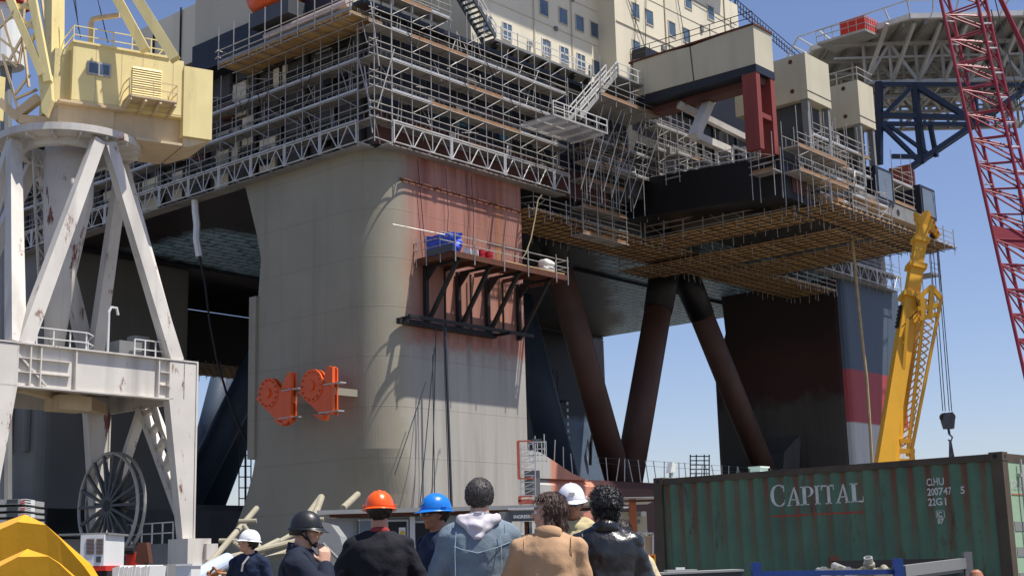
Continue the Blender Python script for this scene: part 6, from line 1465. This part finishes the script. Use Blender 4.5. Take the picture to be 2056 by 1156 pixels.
def person(lab, X, Y, rz, H=1.74, head=0.0, nod=0.0, wid=1.0, skin=0, top=None, pants='dark', hair='short', hairm_=None, arms=None, lean=0.0, drop=0.0, helmet=None, extra=None, puff=0.0, hemz=.88, face=(0, 0, 0), collar=True, hands=True):
    """body faces local +Y; head is turned by `head` radians (left positive)"""
    t = thing('person', lab, 'person', (X, Y, 0), rz); s = H/1.75; d = drop
    sk = SK[skin]
    Z = lambda z: z*s-d
    L = lambda z: lean*(z-.9)                       # forward lean grows with height
    neck = Vector((0, L(1.48)-.005, Z(1.48))); hc = Vector((face[0], L(1.63)+.03+face[1], Z(1.622)+face[2]))
    def hd(p):                                      # head space -> body space
        v = Vector(p)*s; v = Vector((v.x, v.y*math.cos(nod)-v.z*math.sin(nod), v.y*math.sin(nod)+v.z*math.cos(nod))); return hc+rotz(v, head)
    arms = arms or {}
    sh = {k: Vector((k*.18*wid, L(1.43), Z(1.405))) for k in (-1, 1)}
    A_ = {}
    for k in (-1, 1):
        el, wr = arms.get(k, ((k*.27, -.02, 1.13), (k*.25, .1, .88))); A_[k] = (sh[k], Vector((el[0], el[1]+L(el[2]), Z(el[2]))), Vector((wr[0], wr[1]+L(wr[2]), Z(wr[2]))))
    hp = {k: Vector((k*.09, 0, Z(.92))) for k in (-1, 1)}; kn = {k: Vector((k*.11, .04+d*.7, .49*s-d*.4)) for k in (-1, 1)}; an = {k: Vector((k*.12, -.02, .09)) for k in (-1, 1)}
    # ---- body
    m = MB()
    m.loft([ringe((0, L(z)+yo, Z(z)), rx*wid*s, ry*s, 20) for z, rx, ry, yo in ((.86, .12, .09, 0), (.95, .155, .105, 0), (1.08, .135, .095, 0), (1.2, .15, .105, 0), (1.32, .165, .11, 0), (1.4, .165, .095, -.005), (1.45, .11, .075, -.008), (1.49, .062, .062, -.005))])
    caps(m, neck-Vector((0, 0, .03)), hc-Vector((0, .02, .05*s)), .066*s, .06*s)
    for k in (-1, 1):
        S_, E_, W_ = A_[k]; caps(m, S_, E_, .042, .033); caps(m, E_, W_, .033, .025); caps(m, hp[k], kn[k], .085, .055); caps(m, kn[k], an[k], .052, .036); caps(m, an[k]-Vector((0, .02, .03)), an[k]+Vector((0, .16, -.06)), .034, .028)
        # hand: palm, four fingers, thumb
        if hands:
            f = (W_-E_).normalized(); hdx = arms.get('h%d' % k); f = Vector(hdx).normalized() if hdx else f
            side = f.cross(Vector((0, 1, .01))).normalized()*(-k) if abs(f.y) < .9 else Vector((k, 0, 0)); nrm = f.cross(side).normalized()
            nrm = nrm if arms.get('n%d' % k) is None else Vector(arms['n%d' % k]).normalized(); side = nrm.cross(f).normalized()
            m.loft([[W_+f*q+side*(w_*cx)+nrm*(.013*cy) for cx, cy in ((-1, -.6), (-.6, -1), (.6, -1), (1, -.6), (1, .6), (.6, 1), (-.6, 1), (-1, .6))] for q, w_ in ((-.01, .024), (.02, .032), (.06, .04), (.088, .038))])
            for j, (o_, ln, curl) in enumerate(((-.030, .072, .45), (-.010, .080, .5), (.011, .074, .6), (.030, .058, .7))):
                p0 = W_+f*.082+side*o_; cu = arms.get('curl', 1.0)*curl; f1 = (f*math.cos(cu*.5)+nrm*math.sin(cu*.5)); f2 = (f*math.cos(cu*1.3)+nrm*math.sin(cu*1.3)); p1 = p0+f1*ln*.48; p2 = p1+f2*ln*.52; caps(m, p0, p1, .0095, .0088, 8); caps(m, p1, p2, .0088, .0075, 8)
            tb = W_+f*.025-side*.026; t1 = tb+(f*.6-side*.75+nrm*.3).normalized()*.042; t2 = t1+(f*.9-side*.2+nrm*.35).normalized()*.032; caps(m, tb, t1, .013, .0105, 8); caps(m, t1, t2, .0105, .009, 8)
    # head volumes (face towards +Y)
    def hball(c, r):
        n0 = len(m.v); ball(m, c, r); m.v[n0:] = [tuple(hd(v)) for v in m.v[n0:]]
    def hcap(p, q, r1, r2):
        n0 = len(m.v); caps(m, p, q, r1, r2, 10); m.v[n0:] = [tuple(hd(v)) for v in m.v[n0:]]
    hball((0, -.012, .028), (.074, .092, .088)); hball((0, .022, -.012), (.062, .068, .085)); hball((0, .034, -.062), (.045, .048, .046)); hball((0, .062, -.086), (.022, .02, .02))
    hball((-.038, .052, -.02), (.025, .028, .03)); hball((.038, .052, -.02), (.025, .028, .03))
    hcap((-.036, .077, .026), (.036, .077, .026), .0125, .0125); hcap((0, .084, .02), (0, .108, -.018), .009, .0135); hball((-.011, .1, -.022), (.009, .012, .009)); hball((.011, .1, -.022), (.009, .012, .009))
    hcap((-.018, .083, -.045), (.018, .083, -.045), .0085, .0085); hcap((-.015, .081, -.056), (.015, .081, -.056), .0085, .0085)
    for k in (-1, 1): hcap((k*.074, -.008, .016), (k*.070, .002, -.022), .014, .011); hcap((k*.082, -.016, .014), (k*.078, -.012, -.008), .008, .008)
    part('body', fuse(m, .0075*s, 2), sk, t)
    for k in (-1, 1): ec = hd((k*.031, .0815, .006)); e = MB(); ball(e, ec, .0115*s, 12); part('eye', e, M['white'], t, smooth=True); pc = hd((k*.031, .0925, .006)); e = MB(); ball(e, pc, .0045*s, 8); part('pupil', e, M['black'], t)
    b_ = MB()
    for k in (-1, 1): caps(b_, hd((k*.018, .089, .034)), hd((k*.045, .079, .034)), .005, .004, 6)
    part('eyebrow', b_, hairm_ or M['black'], t)
    # ---- trousers and shoes
    m = MB(); m.loft([ringe((0, L(z), Z(z)), rx*wid*s, ry*s, 18) for z, rx, ry in ((.82, .14, .11), (.9, .175, .125), (1.0, .165, .12))])
    for k in (-1, 1): caps(m, hp[k], kn[k], .1, .072); caps(m, kn[k], an[k]+Vector((0, 0, .02)), .07, .058)
    part('trousers', fuse(m, .016, 3), M[pants] if isinstance(pants, str) else pants, t)
    for k in (-1, 1): sm_ = MB(); caps(sm_, (k*.12, -.05, .05), (k*.13, .16, .04), .05, .042); part('shoe', fuse(sm_, .012, 2), M['black'], t)
    # ---- upper garment
    m = MB(); g_ = .014+puff
    sec = ((hemz, .165, .12), (.97, .17, .122), (1.08, .165, .118), (1.2, .178, .125), (1.31, .19, .13), (1.39, .192, .118), (1.435, .165, .1), (1.47, .105, .085), (1.505, .068, .07))
    m.loft([ringe((0, L(z)-.006, Z(z)), (rx+g_)*wid*s, (ry+g_)*s, 28, sq=.9) for z, rx, ry in sec])
    slv = arms.get('sleeve', 1.0)
    for k in (-1, 1):
        S_, E_, W_ = A_[k]; caps(m, S_-Vector((k*.02, 0, .005)), E_, .064+g_*.8, .058+g_*.7, 16)
        caps(m, E_, E_.lerp(W_, .93*slv), .053+g_*.6, .042+g_*.5, 16)
        caps(m, S_+Vector((-k*.11, 0, .045)), S_+Vector((k*.0, 0, -.01)), .045+g_, .056+g_, 14)
    def fold(co):
        f = noise.noise(Vector((co.x*5, co.y*5, co.z*2.4+X*3)))*.014+noise.noise(Vector((co.x*9+Y, co.y*9, co.z*16)))*.008-abs(noise.noise(Vector((co.x*10+co.z*6, co.y*8, co.z*9-co.x*8+Y))))*.010
        for k in (-1, 1):
            S_, E_, W_ = A_[k]; dd = (co-E_).length
            if dd < .16: f += math.sin(dd*120+co.x*40)*.0035*(1-dd/.16)
            ds = (co-S_).length
            if ds < .15: f += math.sin((co.z+co.x*k*.7)*95)*.003*(1-ds/.15)
        if puff > .01: f += abs(math.sin(co.z*52))**.5*.012-.006
        return f
    tp = part('jacket' if collar else 'jumper', fuse(m, .011, 9, fold), top, t)
    if collar:
        c_ = MB(); cc = neck+Vector((0, -.004, .015))
        c_.loft([ringe(cc+Vector((0, -.004, z)), rx*s, ry*s, 24, tilt=-.35) for z, rx, ry in ((-.045, .105, .098), (-.01, .092, .086), (.018, .09, .084), (.022, .08, .075), (-.01, .076, .07), (-.045, .085, .08))])
        part('collar', c_, top, tp, smooth=True)
    if collar:
        q = MB()
        for k in (-1, 1):
            S_, E_, W_ = A_[k]; q.path([S_+Vector((-k*.028, .088*math.cos(w_), -.02+.092*math.sin(w_))) for w_ in [2*PI*i/20 for i in range(21)]], .0035, 5)
        part('armhole_seam', q, top, tp)
    # ---- hair
    if hair:
        h = MB(); ra = random.Random(int(abs(X)*1000)+5); N_s = 420
        for i in range(N_s):
            z = 1-2*(i+.5)/N_s; a = i*2.39996; r = math.sqrt(1-z*z); v = Vector((r*math.cos(a), r*math.sin(a), z))   # v.y forward
            lim = -.35 if v.y < .1 else (.25+v.y*.45)
            if hair in ('long', 'curly') and v.y < .3: lim = -.95
            if hair == 'long' and abs(v.x) > .8 and v.y < .35: lim = min(lim, -.4)
            if v.y < .1 and hair in ('short', 'stubble'): lim = -.55-.25*(abs(v.x) < .45)+.15*noise.noise(v*6)
            if v.z < lim: continue
            e = {'short': .004, 'stubble': -.001, 'long': .013, 'curly': .017}[hair]
            if hair in ('long', 'curly') and v.z < -.2: c_ = (v.x*.074, v.y*.095-.012, v.z*.105+.01)
            else: c_ = (v.x*(.074+e), v.y*(.092+e)-.012, v.z*(.088+e)+.028)
            rr_ = .0155 if hair != 'curly' else ra.uniform(.010, .021)
            if hair == 'curly': c_ = tuple(q*(1+ra.uniform(-.05, .09)) for q in c_)
            ball(h, hd(c_), rr_*s, 8)
        if hair == 'long':
            for i in range(40):
                a = ra.choice((-1, 1))*ra.uniform(1.25, 3.1); st_ = hd((math.sin(a)*.062, math.cos(a)*.075-.005, .105)); en = hd((math.sin(a)*.094, max(math.cos(a)*.11-.012, -.12), .02 if math.cos(a) > .25 else -.085)); caps(h, st_, en, .014, .008, 6)
        k_ = {'short': .0022, 'stubble': .0015, 'long': .004, 'curly': .006}[hair]
        def hn(co):
            q = co*38; k_2 = 0; return (noise.noise(q)+1.0*noise.noise(Vector((co.x*170, co.y*170, co.z*30))))*k_
        ho_ = part('hair', fuse(h, .0055, 1, hn), hairm_, t)
        sm_ = MB(); hm_v = ho_.data; nv = len(hm_v.vertices); ctr = hd((0, -.012, .02)); up_ = Vector((0, 0, 1))
        for q_ in range(1500):
            v_ = hm_v.vertices[ra.randrange(nv)]; nn = v_.normal
            if (v_.co-ctr).dot(nn) < 0: continue
            down = (Vector((0, 0, -1))-nn*(-nn.z)); down = down.normalized() if down.length > .05 else Vector((ra.uniform(-1, 1), ra.uniform(-1, 1), 0)).normalized()
            sd = nn.cross(down); ll = {'short': .011, 'stubble': .006, 'long': .04, 'curly': .022}[hair]*ra.uniform(.6, 1.3)
            dr = (down+sd*ra.uniform(-.45, .45)).normalized()
            if hair == 'curly':
                r_c = ra.uniform(.006, .010); a0 = ra.uniform(0, 6); c0 = v_.co+nn*.004; sm_.path([c0+(dr*math.cos(a0+w_)+nn*math.sin(a0+w_))*r_c+sd*w_*.0015 for w_ in (0, .9, 1.8, 2.7, 3.6, 4.5)], .0018, 3)
            else: sm_.path([v_.co-nn*.002, v_.co+nn*(.0025 if hair == 'short' else .004)+dr*ll*.5, v_.co+nn*.001+dr*ll], .0011, 3)
        part('hair_strands', sm_, hairm_, ho_)
    # ---- helmet
    if helmet:
        hm, kind = helmet; q = MB(); n = 40
        def dome(ex, top, rim, open_=True):
            R = []
            for j in range(15):
                ph = (PI/2)*j/14; row = []
                for i in range(n):
                    a = 2*PI*i/n; cxx, cyy = math.sin(a), math.cos(a)
                    rx, ry = (.104+ex, .128+ex) if kind == 'hard' else (.098, .118)
                    x, y = rx*cxx*math.cos(ph)**.85, ry*cyy*math.cos(ph)**.85; zz = rim+(top+ex)*math.sin(ph)
                    if kind == 'hard': zz += .007*math.exp(-(x/.012)**2)*math.sin(ph)+.004*math.exp(-((abs(x)-.035)/.008)**2)*math.sin(ph)
                    row.append(hd((x, y-.012, zz)))
                R.append(row)
            return R
        dm = dome(0, .124 if kind == 'hard' else .125, .035 if kind == 'hard' else .01)
        if kind != 'hard': dm = [[hd((.094*math.sin(2*PI*i/n), .112*math.cos(2*PI*i/n)-.014, -.035 if math.cos(2*PI*i/n) < .2 else .01)) for i in range(n)]]+dm
        q.loft(dm, cap=True); hl = part('helmet', q, hm, t, smooth=True)
        q = MB(); R = []
        rim = .035 if kind == 'hard' else (.01)
        for w_, dz in ((-.004, .006), (.010, -.002), (.020, -.008), (.020, -.011), (-.004, -.004)):
            row = []
            for i in range(n):
                a = 2*PI*i/n; pk = max(0, math.cos(a))**3*(.034 if kind == 'hard' else .042); w2 = w_ if kind == 'hard' else w_*.12
                wv = w2+(pk*(w_/.02) if w_ > 0 else 0); row.append(hd(((.104+wv)*math.sin(a), (.128+wv)*math.cos(a)-.012, rim+dz-pk*.35*(1 if w_ > 0 else 0))))
            R.append(row)
        q.loft(R+[R[0]], cap=False); part('brim', q, hm, hl, smooth=True)
        if kind == 'hard':
            q = MB(); gs = [[hd((sx*.03+tx*.022, .118+(-.012 if kz else 0), .075+kz*.022)) for tx in (-1, 1) for kz in (0, 1)] for sx in (0,)][0]; q.prism([gs[0], gs[2], gs[3], gs[1]], hd((0, .004, 0))-hd((0, 0, 0))); part('helmet_sticker', q, 'steelgrey', hl)
            q = MB()
            for k in (-1, 1):
                for sx in (-1, 1): caps(q, hd((k*.112-.006*k, sx*.014-.012, .04)), hd((k*.114, sx*.014-.012, .056)), .005, .004, 6)
                caps(q, hd((k*.114, -.026, .058)), hd((k*.114, .002, .058)), .005, .005, 6)
            part('strap_clip', q, hm, hl)
            q = MB(); R = [[hd((.088*math.sin(2*PI*i/n), .105*math.cos(2*PI*i/n)-.012, z)) for i in range(n)] for z in (.05, .018)]
            R2 = [[hd((.085*math.sin(2*PI*i/n), .102*math.cos(2*PI*i/n)-.012, z)) for i in range(n)] for z in (.018, .05)]; q.loft(R+R2+[R[0]], cap=False); part('headband', q, 'greydark', hl, smooth=True)
    if extra: extra(t, hd, dict(neck=neck, L=L, Z=Z, s=s, top=tp))
    return t
def glasses(mt, big=1.0):
    def f(t, hd, k):
        m = MB()
        for sx in (-1, 1):
            c = [hd((sx*.034+.026*big*math.cos(2*PI*i/14), .096-.006*abs(math.cos(2*PI*i/14)), .006+.018*big*math.sin(2*PI*i/14))) for i in range(14)]; m.prism(c, hd((0, .004, 0))-hd((0, 0, 0)))
        g_ = part('lens', m, mt, t); m = MB()
        for sx in (-1, 1): caps(m, hd((sx*.06, .088, .012)), hd((sx*.08, -.005, .014)), .003, .003, 6)
        caps(m, hd((-.01, .1, .012)), hd((.01, .1, .012)), .003, .003, 6); part('glasses_frame', m, 'black', t)
    return f
hd_or = paint('orange_helmet_shell', (246, 92, 26), .10, 5, .3, bump=.02); hd_bl = paint('blue_helmet_shell', (28, 118, 208), .10, 5, .28, bump=.02); hd_wh = paint('white_helmet_shell', (232, 232, 236), .02, 3, .3, bump=.02); hd_bk = paint('black_helmet_shell', (38, 38, 40), .1, 3, .4, bump=.02)
lens = Nd('dark_lens').done(lin(14, 14, 18), .08, 0, .7); clearlens = Nd('grey_lens').done(lin(96, 106, 116), .08, 0, .8)
DK = hairm('dark_brown_hair', (44, 34, 30)); BK = hairm('black_hair', (26, 24, 26), .6); GR = hairm('greying_dark_hair', (58, 54, 52)); BR = hairm('brown_hair', (64, 44, 36))
black_cloth = cloth('black_knit', (34, 34, 40)); denim = cloth('blue_denim', (118, 132, 144), .85, .5, 160, .2); tan_c = cloth('tan_jacket_cloth', (186, 150, 116), .8, .45, 90, .06)
vest_c = cloth('quilted_khaki', (186, 172, 132), .8, .4, 80, .08); navy_c = cloth('navy_overall', (38, 48, 70), .85); navy_p = cloth('dark_navy_polo', (36, 42, 56), .85, .5); bg_c = cloth('beige_cloth', (206, 192, 156), .8)
N = Nd('black_leather'); N.bump(N.math('ADD', N.noise(7, 4, .5), N.math('MULTIPLY', N.noise(120, 2), .06)), .8, .02); leather = N.done(N.mix(N.step(N.noise(5), .4, .7), lin(24, 25, 28), lin(40, 41, 44)), .30, 0, .6)
def z_at(px, py, Y): return at(px, py, Y)
def pos(px, Y): p = at(px, 1050, Y); return p.x, p.y
# orange helmet, seen from behind
x, y = pos(762, 9.5)
def undershirt(col_):
    def f(t, hd, k):
        m = MB(); m.loft([ringe(k['neck']+Vector((0, 0, z)), r*k['s'], r*.95*k['s'], 24, tilt=-.3) for z, r in ((-.02, .078), (.026, .07), (.03, .066), (-.02, .07))]); part('shirt_collar', m, col_, t, smooth=True)
    return f
person('person in black jumper and orange hard hat, seen from behind', x, y, .08, 1.70, 0, -.05, 1.02, 0, black_cloth, hair='stubble', hairm_=DK, helmet=(hd_or, 'hard'), arms={-1: ((-.30, .03, 1.12), (-.20, .20, .95)), 1: ((.30, .03, 1.12), (.20, .2, .95))}, collar=False, extra=undershirt(cloth('red_shirt_edge', (150, 60, 60))))
x, y = pos(880, 10.3)
person('person in blue hard hat and sunglasses, partly behind the denim jacket', x, y, math.radians(125), 1.71, math.radians(0), 0, 1.02, 2, navy_c, hair='short', hairm_=DK, helmet=(hd_bl, 'hard'), extra=glasses(lens))
x, y = pos(963, 8.6)
def hood(t, hd, k):
    hm_ = cloth('grey_hood', (206, 200, 206), .85, .3, 90, .05); m = MB(); n_ = k['neck']
    m.loft([ringe(n_+Vector((0, oy, z)), rx, ry, 24, tilt=ti) for z, rx, ry, oy, ti in ((-.02, .09, .07, -.01, -.5), (.015, .105, .085, -.015, -.45), (.03, .1, .085, -.02, -.4), (.02, .078, .07, -.01, -.4), (-.02, .07, .06, 0, -.4))])
    for i in range(9):
        f = i/8; caps(m, n_+Vector((-.115*(1-f*.9), -.075-.055*f, .02-.115*f)), n_+Vector((.115*(1-f*.9), -.075-.055*f, .02-.115*f)), .026-.008*f, .026-.008*f, 8)
    caps(m, n_+Vector((-.11, -.04, .02)), n_+Vector((0, -.12, -.03)), .03, .034); caps(m, n_+Vector((.11, -.04, .02)), n_+Vector((0, -.12, -.03)), .03, .034)
    part('hood', fuse(m, .008, 2, lambda c: noise.noise(c*22)*.006+math.sin(c.z*110+c.x*25)*.002), hm_, k['top'])
    s_ = MB(); 
    for sx in (-1, 1): s_.path([(sx*.135, -.123, k['Z'](1.42)), (sx*.142, -.146, k['Z'](1.3)), (sx*.14, -.15, k['Z'](1.1)), (sx*.135, -.15, k['Z'](.95))], .003, 5)
    s_.path([(-.19, -.08, k['Z'](1.35)), (-.1, -.15, k['Z'](1.315)), (0, -.155, k['Z'](1.29)), (.1, -.15, k['Z'](1.315)), (.19, -.08, k['Z'](1.35))], .003, 5)
    part('seam', s_, cloth('pale_denim_seam', (150, 168, 180)), k['top'])
person('person with short greying hair, faded denim jacket and grey hood, from behind', x, y, -.06, 1.74, .05, 0, 1.05, 1, denim, pants=denim, hair='short', hairm_=GR, arms={-1: ((-.30, .04, 1.10), (-.2, .2, 1.0)), 1: ((.30, .02, 1.10), (.24, .2, .95))}, extra=hood)
x, y = pos(1101, 8.3)
person('person with shaggy brown hair in a tan jacket, back turned and looking left', x, y, -.12, 1.62, math.radians(92), .05, .93, 1, tan_c, hair='long', hairm_=BR, arms={-1: ((-.30, .10, 1.12), (-.2, .27, 1.02)), 1: ((.21, .05, 1.1), (.1, .24, 1.0))}, puff=.004)
x, y = pos(1150, 10.5)
person('person in white hard hat and glasses facing the camera, wearing a quilted khaki waistcoat', x, y, math.radians(168), 1.77, math.radians(12), -.1, 1.0, 2, vest_c, hair='short', hairm_=DK, helmet=(hd_wh, 'hard'), puff=.022, extra=glasses(clearlens))
x, y = pos(1215, 8.8)
person('person with curly black hair in a black leather jacket, back turned, head towards the left', x, y, .02, 1.66, math.radians(38), 0, 1.0, 2, leather, hair='curly', hairm_=BK, arms={-1: ((-.22, .12, 1.14), (-.05, .26, 1.05)), 1: ((.25, .03, 1.12), (.16, .2, 1.0))})
x, y = pos(1246, 9.7)
person('person in a beige top almost hidden behind the leather jacket, only a shoulder showing', x, y, .3, 1.50, .3, .2, .95, 0, bg_c, hair='short', hairm_=DK)
x, y = pos(607, 8.5)
def scooter_extra(t, hd, k):
    glasses(lens, 1.25)(t, hd, k); m = MB()
    for sx in (-1, 1): m.path([hd((sx*.085, .02, .02)), hd((sx*.078, .035, -.04)), hd((sx*.05, .055, -.09)), hd((0, .068, -.112))], .0065, 6)
    for sx in (-1, 1): m.path([hd((sx*.085, -.05, .01)), hd((sx*.078, -.0, -.03)), hd((sx*.066, .035, -.065))], .0055, 6)
    part('chin_strap', m, 'black', t); m = MB()
    ball(m, hd((0, .066, -.088)), (.022, .016, .018), 10); part('goatee', fuse(m, .005, 1), GR, t)
# hand on chin: right arm folded up
ch = dict()
person('person in black half-helmet and sunglasses, hand on chin, dark polo shirt', x, y, math.radians(-92), 1.56, math.radians(-14), -.04, 1.08, 1, navy_p, hair=None, hairm_=GR, helmet=(hd_bk, 'scooter'),
       arms={1: ((.22, .20, 1.15), (.05, .15, 1.385)), 'h1': (-.22, -.10, .95), 'n1': (-.8, -.5, -.2), -1: ((-.2, .14, 1.10), (.05, .27, 1.08)), 'curl': 1.5}, extra=scooter_extra)
x, y = pos(502, 15.5)
def badge(t, hd, k):
    Z = k['Z']; part('badge', MB().box((.035, .148, Z(1.17)), (.125, .156, Z(1.225))), 'white', k['top']); part('badge_mark', MB().box((.045, .156, Z(1.185)), (.115, .158, Z(1.205))), 'greydark', k['top'])
    m = MB().path([(-.05, .10, Z(1.47)), (-.01, .16, Z(1.38)), (.0, .165, Z(1.3))], .012, 6); part('zip_edge', m, 'lightsteel', k['top'])
person('person in white hard hat and navy overalls farther back, looking left', x, y, math.radians(160), 1.64, math.radians(-62), .1, 1.05, 1, navy_c, pants=navy_c, hair='short', hairm_=DK, helmet=(hd_wh, 'hard'), extra=badge)
# ================================================================== countable small pieces get an object each
def split_islands(o, cap=95):
    me = o.data; n = len(me.vertices); par = list(range(n))
    def find(a):
        while par[a] != a: par[a] = par[par[a]]; a = par[a]
        return a
    for e in me.edges:
        a, b = find(e.vertices[0]), find(e.vertices[1])
        if a != b: par[a] = b
    groups = {}
    for p in me.polygons: groups.setdefault(find(p.vertices[0]), []).append(p)
    if len(groups) < 2 or len(groups) > cap: return
    base = o.name.split('.')[0]; first = True
    for g_ in groups.values():
        idx = {}; vs = []; fs = []
        for p in g_:
            f = []
            for v in p.vertices:
                if v not in idx: idx[v] = len(vs); vs.append(tuple(me.vertices[v].co))
                f.append(idx[v])
            fs.append(f)
        m2 = bpy.data.meshes.new(base); m2.from_pydata(vs, [], fs); m2.update()
        for mm in me.materials: m2.materials.append(mm)
        if first: keep = m2; first = False
        else:
            c = o.copy(); c.data = m2; col.objects.link(c)
    o.data = keep
for o in list(col.objects):
    if o.type == 'MESH' and o.parent and not o.children and o.name.split('.')[0] in ('wall_panel', 'pipe_bracket', 'wall_opening', 'module_wall', 'blue_locker', 'girder_stiffener', 'jib_bracket', 'beam_hole', 'rust_spot', 'drain_pipe', 'red_fin_casing', 'sloping_chute', 'fender_pipe', 'warning_stripe', 'back_stay', 'jib_foot', 'shore', 'equipment', 'pulley', 'deck_joist', 'panel_seam', 'meter', 'red_slot', 'cross_brace', 'inner_frame', 'wall_frame', 'stay_rope', 'fin', 'red_screen', 'equipment_case', 'hoist_rope', 'casting_hole', 'platform_frame', 'scuffed_patch', 'wall_rope', 'wall_fitting', 'down_pipe', 'mounting_arm', 'diagonal', 'draught_marks', 'flange', 'raker'):
        split_islands(o)
